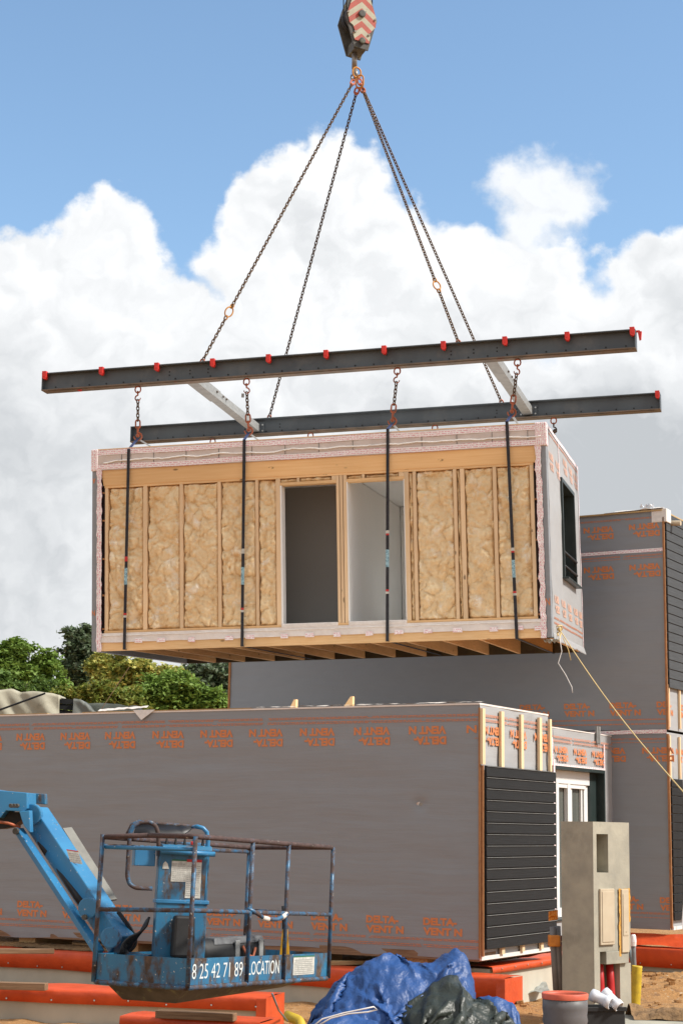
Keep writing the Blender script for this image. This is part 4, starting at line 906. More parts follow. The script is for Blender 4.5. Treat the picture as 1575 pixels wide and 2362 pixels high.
def chain_thing(label, p0, p1, ringf=None, m='chain', shackle='pink_shackle'):
    t = thing('lifting_chain', label, 'chain', loc=p1, group='long chains from the crane hook'); d = (p1-p0).normalized()
    S = lambda p: Vector(p)-p1
    a = p0; first = True
    parts_ = [(0, 1)] if ringf is None else [(0, ringf-.016), (ringf+.016, 1)]
    mb = MB(); k = 0
    for f0, f1 in parts_: chain_mesh(mb, S(p0+(p1-p0)*f0+d*(.07 if f0 == 0 else 0)), S(p0+(p1-p0)*f1-d*(.05 if f1 == 1 else 0)))
    mb.build('chain_links', m, t, smooth=True)
    if ringf is not None:
        c = S(p0+(p1-p0)*ringf); s = d.cross(Vector((0, 1, 0))).normalized()
        mb = MB(); mb.tube([c+d*math.cos(q)*.085+(s*.85+Vector((0, .5, 0)))*math.sin(q)*.06 for q in [2*PI*k/18 for k in range(18)]], .0105, 7, closed=True)
        mb.tube(link_pts(c-d*.105, d, s, .035, .02), .011, 5, closed=True); mb.tube(link_pts(c+d*.105, d, s, .035, .02), .011, 5, closed=True); mb.build('joining_ring', 'ring_yellow', t, smooth=True)
    mb = MB(); s = d.cross(Vector((0, 1, 0))).normalized(); mb.tube(link_pts(S(p0+d*.035), d, s, .05, .032, 6), .015, 7, closed=True); mb.ico(S(p0+d*.075), .026); mb.build('shackle', shackle, t, smooth=True)
    mb = MB(); mb.tube(link_pts(S(p1-d*.03), d, s, .04, .026, 6), .011, 6, closed=True); mb.build('end_link', 'hook_red', t, smooth=True)
ft = lambda x, y: FM @ Vector((x, y, FH+.0))
chain_thing('left front lifting chain with a large ring low down, running to the front beam', z1_(728, 1165), ft(2.488, .1), .829)
chain_thing('left rear lifting chain passing behind the front beam to the rear beam', z1_(778, 1285), ft(2.405, FS+.1), None, 'chain_dark', 'hook_red')
chain_thing('right front lifting chain with a ring low down, running to the front beam', z1_(848, 1285), ft(6.313, .1), .79, 'chain', 'hook_red')
chain_thing('right rear lifting chain passing behind the front beam to the rear beam', z1_(800, 1155), ft(6.29, FS+.1), None, 'chain')
# ---- crane hook block
BR_ = Matrix.Rotation(R(19), 4, 'Z'); bc = z1_(832, 600)
BMx = Matrix.Translation(bc) @ BR_
blk = thing('crane_hook_block', 'crane hook block with red and white chevron plate at the top of the picture', 'hook block', mtx=BMx)
out_ = [(-.115, -.10), (.120, -.135), (.262, .385), (.19, .64), (.11, .9), (-.11, .9), (-.20, .64), (-.262, .40)]
P_ = lambda y: (lambda a, b, t: (a, t+y, b))
mb = MB(); mb.prism(out_, P_(0), -.0, .028); mb.build('side_plate', 'block_grey', blk, bevel=.006)
mb = MB(); mb.prism([(a*1.02, b) for a, b in out_], P_(.36), 0, .028); mb.build('side_plate', 'block_grey', blk, bevel=.006)
pl = [(-.11, .01), (.13, -.02), (.15, .10), (.12, .13), (.235, .27), (.245, .42), (.17, .64), (.10, .88), (-.10, .88), (-.18, .64), (-.235, .46), (-.20, .29), (-.14, .25), (-.105, .15), (-.145, .12)]
mb = MB(); mb.prism(pl, P_(0), -.016, -.003); mb.build('chevron_plate', 'chevron', blk)
mb = MB(); mb.lathe([(.058, 0), (.058, .05), (.045, .055)], (.0, .0, .455), (0, -1, 0), 24); mb.lathe([(.05, 0), (.05, .05), (.03, .056)], (.01, .0, .0), (0, -1, 0), 24); each(mb, 'axle_pin', 'block_grey', blk)
mb = MB()
for x, z in ((-.225, .455), (.225, .395), (-.108, .14), (.12, .12)): mb.lathe([(.02, 0), (.018, .035)], (x, 0, z), (0, -1, 0), 10)
each(mb, 'plate_bolt', 'hook_steel', blk)
mb = MB(); mb.lathe([(.24, 0), (.235, .03), (.20, .045), (.235, .06), (.24, .09)], (0, .06, .46), (0, 1, 0), 32); mb.lathe([(.24, 0), (.235, .03), (.20, .045), (.235, .06), (.24, .09)], (0, .20, .46), (0, 1, 0), 32); each(mb, 'sheave', 'black', blk)
mb = MB(); mb.box(-.105, .10, .03, .355, -.12, .05); mb.build('crosshead', 'block_grey', blk, bevel=.01)
for dy in (.105, .245):
    mb = MB(); mb.tube([(-.215, dy, .46), (-.24, dy, 3.2)], .009, 8); mb.tube([(.215, dy, .46), (.21, dy, 3.2)], .009, 8); each(mb, 'wire_rope', 'cable', blk, smooth=True)
hk = MB(); iv = BMx.inverted()
hc = iv @ z1_(775, 1020); hc.y = .18; top = Vector((hc.x+.02, .18, -.11))
P = [top, Vector((top.x, .18, hc.z+.16)), Vector((top.x, .18, hc.z+.09))]; rad = .068
for k in range(12):
    q = R(70-k*26); P.append(Vector((hc.x, .18, hc.z-.02))+Vector((.25*math.cos(q)*rad, math.cos(q)*rad*-.9, math.sin(q)*rad)))
mb = MB(); mb.tube([(hc.x+.01, .18, -.13), (hc.x+.01, .18, hc.z+.1)], .042, 12); mb.tube(P[2:], .04, 10, r2=.014); mb.build('hook', 'hook_steel', blk, smooth=True)
# ---- guide rope
g0 = MM @ Vector((ML+.03, .55, .14)); g1 = atY(1600, 1855, 16.5)
t = thing('guide_rope', 'pale tag line running from the hanging module corner down to the right', 'rope', loc=g0)
Pp = [g0.lerp(g1, k/24)+Vector((0, 0, -.10*math.sin(PI*k/24))) for k in range(25)]
mb = MB(); mb.tube([p-g0 for p in Pp], .0068, 6); mb.build('rope_line', 'rope', t, smooth=True)
mb = MB(); mb.tube([Vector(q) for q in ((-.05, -.06, .03), (.03, 0, .05), (.04, .02, 0), (-.02, .03, -.05), (-.05, -.02, -.12), (.0, .0, -.15), (.03, .05, -.03))], .010, 6); mb.ico((0, 0, 0), .03); mb.ico((-.03, -.02, -.08), .022); mb.build('knot', 'rope', t, smooth=True)
mb = MB(); q = [(0, 0, -.1), (.03, 0, -.3), (-.02, 0, -.46), (.08, 0, -.62), (.16, 0, -.78), (.17, 0, -.86)]; mb.tube([Vector(p) for p in q], .006, 5); mb.build('loose_end', 'rope_white', t, smooth=True)
mb = MB(); mb.tube([Vector(p) for p in ((.05, 0, -.12), (.12, 0, -.28), (.15, .0, -.42))], .006, 5); mb.build('loose_end', 'rope', t, smooth=True)

# ================================================================= boom lift
NB = Vector((-1.132, 13.650, .8297))
NR = (Matrix.Rotation(-0.4573, 3, 'Z') @ Matrix.Rotation(.00609, 3, 'Y') @ Matrix.Rotation(-.03769, 3, 'X')); NM = Matrix.Translation(NB) @ NR.to_4x4(); NI = NM.inverted()
bl = thing('boom_lift', 'worn blue boom lift with an empty caged basket and folded arm', 'boom lift', mtx=NM)
BW, BL_, BH = .869, 2.436, 1.15
def nbp(x, y, Y): return NI @ atY(x, y, Y)
def c7(x, y, Y): return nbp(200+x*.38265, 1860+y*.38265, Y)
def c6(x, y, Y): return nbp(x*.31889, 1780+y*.31889, Y)
def rail(name, pts, r=.019, m='rail_worn', par=None, closed=False):
    mb = MB(); mb.tube(pts, r, 10, closed=closed); return mb.build(name, m, par or bl, smooth=True)
def rounded(pts, r=.06, n=4):
    out = [];
    for i, p in enumerate(pts):
        p = Vector(p)
        if i in (0, len(pts)-1): out.append(p); continue
        a = (Vector(pts[i-1])-p).normalized()*r; b = (Vector(pts[i+1])-p).normalized()*r
        for k in range(n+1): t = k/n; out.append((p+a)*(1-t)**2+p*2*t*(1-t)+(p+b)*t*t)
    return out
cor = [(0, 0), (0, BL_), (-BW, BL_), (-BW, 0)]
rail('top_rail', rounded([(-BW*.5, 0, BH), (0, 0, BH), (0, BL_, BH), (-BW, BL_, BH-.02), (-BW, 0, BH-.02), (-BW*.5, 0, BH)]), .021, 'rail_rust')
rail('mid_rail', rounded([(-BW, 0, .56), (0, 0, .585), (0, BL_, .555)], .05), .018)
rail('mid_rail', rounded([(0, BL_, .555), (-BW, BL_, .56)], .05), .016)
rail('bottom_rail', rounded([(-BW*.5, 0, 0), (0, 0, 0), (0, BL_, 0), (-BW, BL_, 0), (-BW, 0, 0), (-BW*.5, 0, 0)]), .02)
rail('back_rail', [(-BW, .02, BH-.09), (-BW, BL_-.02, BH-.06)], .017)
rail('back_rail', [(-BW+.02, .02, BH-.10), (-.02, .02, BH-.10)], .016, 'blue_paint')
for (x, y, m) in ((0, 0, 'rail_worn'), (0, .93, 'rail_worn'), (0, 1.57, 'rail_worn'), (0, BL_, 'rail_worn'), (-BW, 0, 'rail_worn'), (-BW, BL_, 'rail_worn'), (-.40, .0, 'rail_worn')):
    if x == -.40: continue
    rail('post', [(x, y, 0), (x, y, BH)], .019, m)
# toe boards
def toe(name, a, b, h=.20, m='blue_worn'):
    a = Vector(a); b = Vector(b); d = (b-a).normalized(); mb = MB(); mb.bar(a+Vector((0, 0, .02+h/2)), b+Vector((0, 0, .02+h/2)), .006, h); return mb.build(name, m, bl)
toe('toe_board', (-.012, .03, 0), (-.012, BL_-.02, 0)); toe('toe_board', (-BW+.02, .012, 0), (-.02, .012, 0)); toe('toe_board', (-BW+.012, .02, 0), (-BW+.012, BL_-.02, 0)); toe('toe_board', (-BW+.02, BL_-.012, 0), (-.02, BL_-.012, 0))
mb = MB(); mb.box(-BW+.02, -.02, .02, BL_-.02, -.005, .008); mb.build('floor_grating', 'block_grey', bl)
mb = MB(); mb.hexa([(-.75, .25, -.14), (-.25, .25, -.14), (-.25, 2.0, -.08), (-.75, 2.0, -.08), (-.82, .12, -.02), (-.12, .12, -.02), (-.12, 2.2, -.02), (-.82, 2.2, -.02)]); mb.build('platform_support', 'block_grey', bl, bevel=.01)
# lettering on the toe board
pr = MB(); ft_ = lambda a, b: Vector((-.0075+.0, a, b))
put_text(pr, '8 25 42 71 89', ft_, .07, .065, .80, .115, False, -.006); put_text(pr, 'LOCATION', ft_, .965, .07, .54, .11, False, .0); pr.build('stencil_lettering', 'print_white', bl)
def label(name, w, h, org, ex, ez, par, stripe=None, rows=8):
    org = Vector(org); ex = Vector(ex); ez = Vector(ez); n = ex.cross(ez).normalized()
    mb = MB(); q = lambda a, b, o: org+ex*a+ez*b+n*o
    mb.add([q(0, 0, 0), q(w, 0, 0), q(w, h, 0), q(0, h, 0)], [(0, 1, 2, 3)]); o = mb.build(name, 'label_white', par)
    mb = MB()
    for r_ in range(rows):
        z = h*(.06+.80*r_/rows); x = w*.06
        while x < w*.9: l = random.uniform(.006, .02); l = min(l, w*.94-x); mb.add([q(x, z, .0015), q(x+l, z, .0015), q(x+l, z+h*.35/rows, .0015), q(x, z+h*.35/rows, .0015)], [(0, 1, 2, 3)]); x += l+.004
    mb.build('label_lines', 'label_print', o)
    if stripe: mb = MB(); mb.add([q(0, h*.93, .0015), q(w, h*.93, .0015), q(w, h, .0015), q(0, h, .0015)], [(0, 1, 2, 3)]); mb.build('label_stripe', stripe, o)
label('notice_label', .40, .16, (-.0065, 1.76, .045), (0, 1, 0), (0, 0, 1), bl, 'label_green')
# control console: axes -> faces the long open side
cx0, cy0 = -.46, .34        # console footprint centre
a = c7(404, 900, 14.18); b = c7(712, 900, 14.30)
ex = (b-a); ex.z = 0; cw = ex.length; ex.normalize(); ez = Vector((0, 0, 1)); ey = ez.cross(ex)
base = Vector((a.x, a.y, .05)); 
ctop = c7(560, 262, 14.24).z
def cb(a0, a1, b0, b1, c0, c1, slant=0): return [base+ex*p+ey*(q+slant*s_)+ez*s_ for (p, q, s_) in ((a0, b0, c0), (a1, b0, c0), (a1, b1, c0), (a0, b1, c0), (a0, b0, c1), (a1, b0, c1), (a1, b1, c1), (a0, b1, c1))]
mb = MB(); mb.hexa(cb(0, cw, 0, .10, 0, ctop-.05)); con = mb.build('control_column', 'blue_worn', bl, bevel=.006)
mb = MB(); mb.hexa(cb(-.01, cw+.012, -.012, .12, ctop*.545, ctop*.575)); mb.build('fold_strip', 'blue_paint', bl, bevel=.006)
mb = MB(); mb.hexa([base+ex*p+ey*q+ez*s_ for (p, q, s_) in ((.02, -.05, ctop-.05), (cw+.01, -.05, ctop-.05), (cw+.01, .22, ctop-.05), (.02, .22, ctop-.05), (.02, -.02, ctop-.015), (cw+.01, -.02, ctop-.015), (cw+.01, .22, ctop+.02), (.02, .22, ctop+.02))]); panel = mb.build('control_panel', 'blue_worn', bl, bevel=.006)
mb = MB()
for k in range(5):
    p = base+ex*(.06+k*.075)+ey*.03+ez*(ctop-.01); mb.lathe([(.016, 0), (.010, .03), (.006, .06), (.013, .07), (.013, .085)], p, (0, 0, 1), 10)
each(mb, 'joystick', 'black', panel)
mb = MB(); p = base+ex*.27+ey*.0+ez*(ctop-.005); mb.lathe([(.016, 0), (.018, .02), (.01, .026)], p, (0, 0, 1), 12); mb.build('stop_button', 'label_red', panel)
rail('console_bar', [base+ex*.0-ey*.05+ez*(ctop-.065), base+ex*(cw+.03)-ey*.05+ez*(ctop-.075)], .022, 'blue_paint')
def onc(x, y): # point in console face plane for zoom7 px
    d0 = c7(x, y, 10); d1 = c7(x, y, 20); n_ = ey; t = (base-ey*.004-d0).dot(n_)/((d1-d0).dot(n_)); return d0+(d1-d0)*t
for (x0, y0, x1, y1, st, rw) in ((508, 452, 600, 318, 'label_green', 9), (592, 552, 684, 318, 'label_red', 16)):
    o_ = onc(x0, y0); w = (onc(x1, y0)-o_).dot(ex); h = (onc(x0, y1)-o_).z; label('instruction_label', w, h, o_, ex, ez, con, st, rw)
mb = MB(); p = [onc(458, 375), onc(497, 377), onc(490, 345), onc(476, 330), onc(462, 345)]; mb.add(p, [(0, 1, 2, 3, 4)]); mb.build('warning_label', 'label_white', con)
# manual box
p0 = onc(497, 905)-ey*.01; p1 = onc(632, 905); wv = (p1-p0).dot(ex); hv = onc(500, 655).z-p0.z
mb = MB(); mb.hexa([p0+ex*p-ey*q+ez*s_ for (p, q, s_) in ((0, .13, 0), (wv, .13, 0), (wv, 0, 0), (0, 0, 0), (.01, .11, hv), (wv-.01, .11, hv), (wv-.01, 0, hv), (.01, 0, hv))]); mb.build('manual_box', 'black', bl, bevel=.02)
mb = MB(); p0 = onc(294, 357)+ey*.05; w = (onc(420, 357)-p0).dot(ex); h = onc(300, 250).z-p0.z; mb.hexa([p0+ex*p+ey*q+ez*s_ for (p, q, s_) in ((0, 0, 0), (w, 0, 0), (w, .12, 0), (0, .12, 0), (0, 0, h), (w, 0, h), (w, .12, h), (0, .12, h))]); mb.build('tool_tray', 'blue_paint', bl, bevel=.006)
# hoop guards and canopy
H1 = [onc(*q)+ey*.02 for q in ((398, 496), (300, 492), (262, 470), (248, 420), (255, 300), (264, 165), (285, 118), (330, 95), (385, 95), (420, 115), (434, 160), (437, 205), (437, 300))]
rail('hoop_guard', rounded(H1, .02, 2), .018)
H2 = [onc(*q)+ey*.02 for q in ((670, 122), (705, 130), (728, 155), (735, 210), (730, 300), (722, 450), (712, 600))]
rail('hoop_guard', [H2[0]+ey*.15]+H2, .018, 'blue_paint')
cA = [onc(*q) for q in ((335, 90), (410, 93), (500, 98), (585, 108), (672, 122))]; cB = [onc(*q) for q in ((285, 180), (400, 188), (500, 186), (590, 175), (640, 140))]
mb = MB(); mb.add([p+ey*.22 for p in cA]+[p+ey*.05 for p in cB], [(i, i+1, 6+i, 5+i) for i in range(4)]); mb.build('canopy', 'cable', bl, solid=.008, smooth=True)
rail('hoop_guard', [onc(*q)+ey*.20 for q in ((270, 165), (300, 105), (340, 88), (672, 118))], .014)
# gate cable, hoses, jib
rail('gate_chain', [(.0, .90, .60), (.02, .98, .575), (.03, 1.15, .52), (.03, 1.35, .515), (.02, 1.55, .555), (0, 1.60, .57)], .017, 'rail_worn'); rail('gate_tape', [(.03, 1.10, .528), (.03, 1.2, .518)], .021, 'white_tape'); rail('gate_tape', [(.028, 1.45, .53), (.01, 1.56, .56)], .021, 'white_tape')
YJ0, YJ1 = 15.3, 14.55
ja = atY(82, 1880, YJ0); jb = atY(283, 2180, YJ1)
def jib(name, A1, B1, wn, dp, m, sec=.0, bev=.006):
    """beam with wide face towards the viewer: wn across (picture), dp deep"""
    a_ = NI @ A1; b_ = NI @ B1; mb = MB(); mb.bar(a_, b_, dp, wn, up=NI.to_3x3() @ Vector((-.8, -.1, .5))); return mb.build(name, m, bl, bevel=bev)
J = jib('jib_arm', ja, jb, .17, .20, 'blue_paint', bev=.012)
def jp(x, y, f): return atY(x*.31889, 1780+y*.31889, YJ0+(YJ1-YJ0)*f)
jib('jib_cover', jp(470, 410, .15)+Vector((0, .12, 0)), jp(800, 935, .6)+Vector((0, .12, 0)), .10, .02, 'scrap_dark', bev=0)
jib('link_bar', jp(155, 420, 0)-Vector((0, .12, 0)), jp(735, 1300, 1)-Vector((0, .12, 0)), .085, .05, 'blue_paint')
mb = MB(); mb.tube([NI @ jp(385, 630, .3), NI @ jp(625, 985, .75)], .040, 14); mb.build('cylinder', 'black', bl, smooth=True)
mb = MB(); mb.tube([NI @ jp(255, 450, .1), NI @ jp(345, 590, .3)], .03, 12); mb.build('cylinder_end', 'black', bl, smooth=True)
mb = MB(); mb.tube([NI @ jp(300, 500, .2), NI @ jp(390, 650, .35)], .016, 10); mb.build('piston_rod', 'chrome', bl, smooth=True)
def disc(name, x, y, f, r, m, dy=-.13, th=.05):
    p = NI @ (jp(x, y, f)+Vector((0, dy, 0))); mb = MB(); mb.lathe([(r*.98, 0), (r, .006), (r, th), (r*.9, th+.004)], p, NI.to_3x3() @ Vector((-.25, -1, 0)), 24); return mb.build(name, m, bl, bevel=0)
disc('pivot_boss', 265, 310, 0, .09, 'blue_paint'); disc('pivot_boss', 668, 980, .75, .085, 'blue_paint'); disc('pivot_boss', 830, 1190, .95, .085, 'blue_paint')
disc('pivot_bolt', 150, 430, 0, .028, 'block_grey', -.17, .03); disc('pivot_bolt', 640, 1045, .8, .022, 'block_grey', -.16, .03); 
# knuckle and upper boom
K = lambda x, y, Y: nbp(x*.31889, 1780+y*.31889, Y)
def plate(name, pts, Y, th, m, bev=.006):
    P0 = [K(x, y, Y) for x, y in pts]; P1 = [K(x, y, Y) + (NI.to_3x3() @ Vector((.02, th, .0))) for x, y in pts]; n = len(pts); mb = MB()
    mb.add(P0+P1, [tuple(range(n)), tuple(range(2*n-1, n-1, -1))]+[(i, n+i, n+(i+1) % n, (i+1) % n) for i in range(n)]); return mb.build(name, m, bl, bevel=bev)
plate('upper_boom', [(-2600, -250), (-2600, 60), (0, 335), (45, 282), (175, 290), (200, 265), (198, 152), (0, 135)], 15.05, .34, 'blue_paint')
plate('knuckle_plate', [(205, 155), (325, 160), (330, 238), (205, 225)], 15.5, .03, 'blue_worn'); plate('knuckle_link', [(140, 288), (215, 280), (222, 440), (205, 430), (172, 390)], 15.0, .05, 'blue_paint')
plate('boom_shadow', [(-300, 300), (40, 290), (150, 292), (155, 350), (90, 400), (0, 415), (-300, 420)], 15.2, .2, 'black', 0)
for x in (140, 163, 182): disc('boss_bolt', x, 250, 0, .018, 'block_grey', -.33, .03)
mb = MB(); mb.tube([K(-60, 355, 15.0), K(60, 372, 15.0), K(150, 400, 15.05)], .012, 8); mb.build('hydraulic_pipe', 'hook_red', bl, smooth=True)
for k in range(8):
    a_ = K(890+k*6, 1330, 14.6); P = [K(x+k*dx, y+k*dy, 14.25+.03*k) for x, y, dx, dy in ((1082, 1050, -3, 4), (1062, 1120, -6, 5), (1010, 1165, -7, 12), (940, 1195, -3, 15), (890, 1240, 4, 12), (868, 1330, 14, 0))]
    rail('hose', rounded(P, .03, 3), .010, 'cable')
for k in range(3): rail('hose', rounded([K(x+k*10, y, 14.9) for x, y in ((640, 1060), (700, 1120), (760, 1220), (800, 1310), (850, 1330))], .03, 3), .010, 'cable')
for k in range(2): rail('hose', rounded([K(x+k*14, y, 14.6) for x, y in ((850, 1015), (930, 1120), (975, 1200), (970, 1260), (900, 1330))], .03, 3), .011, 'cable')
mb = MB(); p0, p1 = K(700, 1215, 14.6), K(1040, 1330, 14.4); mb.bar(K(760, 1330, 14.5), K(1110, 1345, 14.3), .16, .05); mb.build('jib_mount', 'blue_worn', bl, bevel=.006)
label('arm_label', .11, .12, NI @ (jp(535, 655, .35)+Vector((-.0, -.17, 0))), NI.to_3x3() @ Vector((.93, 0, -.12)), NI.to_3x3() @ Vector((-.35, 0, .93)), bl, 'label_red', 5)
# things in the basket
bg0 = NM @ Vector((-.40, 1.26, .04)); bm_ = Matrix.Translation(bg0) @ Matrix.Rotation(-.45+R(78), 4, 'Z') @ Matrix.Diagonal((1.1, .8, 1.2, 1))
tb = thing('tool_case', 'black and grey tool case lying in the basket behind the stencilled board', 'tool case', mtx=bm_)
mb = MB(); mb.lathe([(.09, -.42), (.125, -.39), (.125, .02), (.12, .03)], (0, 0, .13), (1, 0, 0), 20); mb.lathe([(.12, .03), (.12, .37), (.09, .41)], (0, 0, .135), (1, 0, 0), 20); mb.build('case_body', 'black', tb, smooth=True)
mb = MB(); mb.hexa([(-.2, -.10, .215), (.40, -.10, .215), (.40, .08, .215), (-.2, .08, .215), (-.18, -.07, .262), (.38, -.07, .262), (.38, .06, .262), (-.18, .06, .262)]); mb.build('case_lid', 'bag_grey', tb, bevel=.01)
for x in (.02, .30): mb = MB(); mb.box(x, x+.05, -.128, -.11, .08, .24); mb.build('latch', 'galv', tb, bevel=.004)
mb = MB(); mb.tube([(.10, -.13, .20), (.12, -.16, .14), (.2, -.16, .12), (.25, -.13, .18)], .012, 8); mb.build('handle', 'hook_red', tb, smooth=True)
sp = NM @ Vector((-.25, 2.06, .02)); cn = thing('hand_saw', 'upright yellow saw with a black grip standing in the basket', 'saw', loc=sp)
mb = MB(); mb.hexa([(-.06, -.01, 0), (.06, -.01, 0), (.06, .01, 0), (-.06, .01, 0), (-.022, -.008, .42), (.022, -.008, .42), (.022, .008, .42), (-.022, .008, .42)]); mb.build('blade_guard', 'cone_yellow', cn, bevel=.003)
mb = MB(); mb.tube([(0, 0, .40), (-.008, 0, .52), (-.018, 0, .60)], .026, 10, r2=.018); mb.build('grip', 'black', cn, smooth=True)

# ================================================================= meter pillar
PK = atY(1371, 2345, 18.8); PK.z = 0
pm = thing('meter_pillar', 'raw concrete meter pillar with an open niche and two cream doors', 'meter pillar', loc=(PK.x, PK.y, 0), rot=(R(0), R(.2), R(45)))
pt_, pw, ph = .66, .43, 2.17
mb = MB()   # front face is the y=0 plane (x to the right), left face x=0
nx0, nx1, nz0, nz1 = .06, .27, 1.63, 2.04
mb.box(0, nx0, 0, pw, -.3, ph); mb.box(nx1, pt_, 0, pw, .80, ph); mb.box(nx0, nx1, 0, pw, nz1, ph); mb.box(nx0, nx1, 0, pw, .80, nz0); mb.box(nx0, nx1, .16, pw, nz0, nz1)
mb.box(nx0, .10, 0, pw, -.3, .799); mb.box(.50, pt_+.04, .03, pw, -.3, .66); mb.box(.10, .50, .30, pw, -.3, .799); mb.box(.50, pt_, .03, pw, .66, .799)
mb.build('concrete_body', 'concrete', pm)
mb = MB(); mb.box(.20, .61, -.012, .29, .665, .798); mb.build('lower_box', 'concrete', pm, bevel=.006)
mb = MB(); mb.box(.09, .345, -.025, 0, .87, 1.46); d1 = mb.build('meter_door', 'meter_door', pm, bevel=.006)
mb = MB(); mb.box(.115, .32, -.032, -.0255, .90, 1.43); mb.build('door_panel', 'meter_door', d1, bevel=.004)
mb = MB(); mb.box(.47, .60, -.03, 0, .78, 1.45); d2 = mb.build('meter_door', 'meter_door', pm, bevel=.006)
mb = MB(); mb.box(.488, .582, -.036, -.0305, .96, 1.40); mb.lathe([(.008, 0), (.006, .006)], (.535, -.036, 1.0), (0, -1, 0), 8); mb.build('door_panel', 'meter_door', d2)
mb = MB(); mb.grid(lambda i, j: Vector((.435+.04*i+.012*fbm(j*6, i, 2), -.012-.012*abs(fbm(j*9, i*3, 1)), .74+.72*j)), 3, 40); mb.grid(lambda i, j: Vector((.60+.045*i+.012*fbm(j*6, i, 4), -.012-.01*abs(fbm(j*9, i*3, 1)), 1.1+.36*j)), 3, 20); mb.grid(lambda i, j: Vector((.435+.21*i, -.014, 1.425+.03*j+.01*fbm(i*9, 0, 1))), 12, 2); each(mb, 'foam_seal', 'foam_orange', pm, smooth=True)
def pipe(name, label, pts, r, m, grp=None, cat='pipe', n=12, hollow=False, corr=0):
    p0 = Vector(pts[-1]); t = thing(name, label, cat, loc=p0, group=grp) if False else None
    mb = MB()
    if corr:
        P = rounded(pts, .05, 4); out = []
        tot = [0];
        for i in range(1, len(P)): tot.append(tot[-1]+(Vector(P[i])-Vector(P[i-1])).length)
        N = int(tot[-1]/corr*2); Q = []
        for k in range(N+1):
            s_ = tot[-1]*k/N; j = max(i for i in range(len(tot)) if tot[i] <= s_+1e-9); j = min(j, len(P)-2); f = (s_-tot[j])/max(1e-9, tot[j+1]-tot[j]); Q.append(Vector(P[j]).lerp(Vector(P[j+1]), f))
        base_i = len(mb.v); mb.tube(Q, r, n)
        for k in range(N+1):
            c = Q[k]; rr = 1.0 if k % 2 else .92
            for q in range(n): vtx = mb.v[base_i+k*n+q]; mb.v[base_i+k*n+q] = c+(vtx-c)*rr
    else: mb.tube(rounded(pts, .05, 4), r, n)
    if hollow: mb.f = [f for f in mb.f if len(f) != n or n == 4]; mb.piece = mb.piece[:len(mb.f)]
    o = mb.build(name, m, loc=p0, smooth=True, solid=.006 if hollow else 0); tag(o, label, cat, grp); return o
pw_ = lambda x, y, z: pm.matrix_world @ Vector((x, y, z))
bpy.context.view_layer.update()
pipe('red_conduit', 'left red conduit rising under the meter pillar box', [pw_(.25, .12, .70), pw_(.245, .1, .4), pw_(.20, .08, .1), pw_(.18, .06, -.1)], .042, 'red_pipe', 'red conduits under the pillar')
pipe('red_conduit', 'right red conduit rising under the meter pillar box', [pw_(.43, .12, .70), pw_(.43, .1, .4), pw_(.39, .06, .1), pw_(.36, .05, -.1)], .042, 'red_pipe', 'red conduits under the pillar')
cg = lambda x, y, Y: atY(1060+x*.3284, 1880+y*.3284, Y)
for k, (xt, xb, yt) in enumerate(((640, 658, 785), (672, 690, 783))):
    pipe('grey_conduit', ('left' if k == 0 else 'right')+' grey conduit of the taped pair beside the meter pillar', [cg(xt+12, yt, 19.3+k*.05), cg(xt+16, 900, 19.3), cg(xb+18, 1230, 19.3)], .036, 'grey_pipe', 'grey conduits beside the pillar')
a_ = cg(628, 845, 19.2); b_ = cg(706, 845, 19.2); z_ = cg(650, 925, 19.2).z
mb = MB(); mb.box(a_.x, b_.x, a_.y, a_.y+.16, z_, a_.z); tag(mb.build('orange_tape', 'orange_tape', loc=(a_.x, a_.y, z_), bevel=.012), 'orange adhesive tape wrapped round the two grey conduits', 'tape')
a_ = cg(624, 790, 19.2); b_ = cg(690, 790, 19.2); mb = MB(); mb.grid(lambda i, j: Vector((a_.x+(b_.x-a_.x)*i, 19.22+.015*fbm(i*5, j*5, 1), z_+.27+.10*j+.02*i)), 8, 6); tag(mb.build('orange_tape', 'orange_tape', loc=(a_.x, 19.22, z_+.27), solid=.004), 'loose orange tape end on top of the grey conduits', 'tape')
pipe('grey_conduit', 'thin curved dark conduit right of the meter pillar', [cg(1180, 880, 20.2), cg(1195, 980, 20.2), cg(1225, 1100, 20.2)], .02, 'cable_grey', cat='cable')
pipe('grey_conduit', 'straight grey conduit with a taped end coming out of the yellow pipe', [cg(1217, 875, 20.1), cg(1220, 1000, 20.1), cg(1232, 1240, 20.1)], .026, 'grey_pipe')
mb = MB(); p = cg(1217, 870, 20.08); mb.lathe([(.03, -.08), (.036, -.03), (.03, .03), (.02, .05)], p, (0, 0, 1), 12); tag(mb.build('tape_wrap', 'tape', loc=p), 'crumpled tape over the conduit end beside the pillar', 'tape')
pipe('yellow_pipe', 'upright yellow corrugated pipe right of the meter pillar', [cg(1243, 1058, 20.0), cg(1236, 1200, 20.0), cg(1225, 1400, 20.0)], .062, 'yellow_pipe', 'yellow pipes', hollow=True, corr=.03, n=18)
pipe('yellow_pipe', 'bent yellow pipe end lying on the soil left of the tarps', [atY(657*KD, 2332*KD, 17.4), atY(690*KD, 2345*KD, 17.3), atY(694*KD, 2375*KD, 17.2), atY(690*KD, 2400*KD, 17.2)], .05, 'yellow_pipe', 'yellow pipes')
pipe('cord', 'thin brown cord dropping from the basket to the yellow pipe', [atY(625*KD, 2282*KD, 14.2), atY(640*KD, 2320*KD, 16), atY(660*KD, 2345*KD, 17.3)], .008, 'cable_grey', cat='cord')
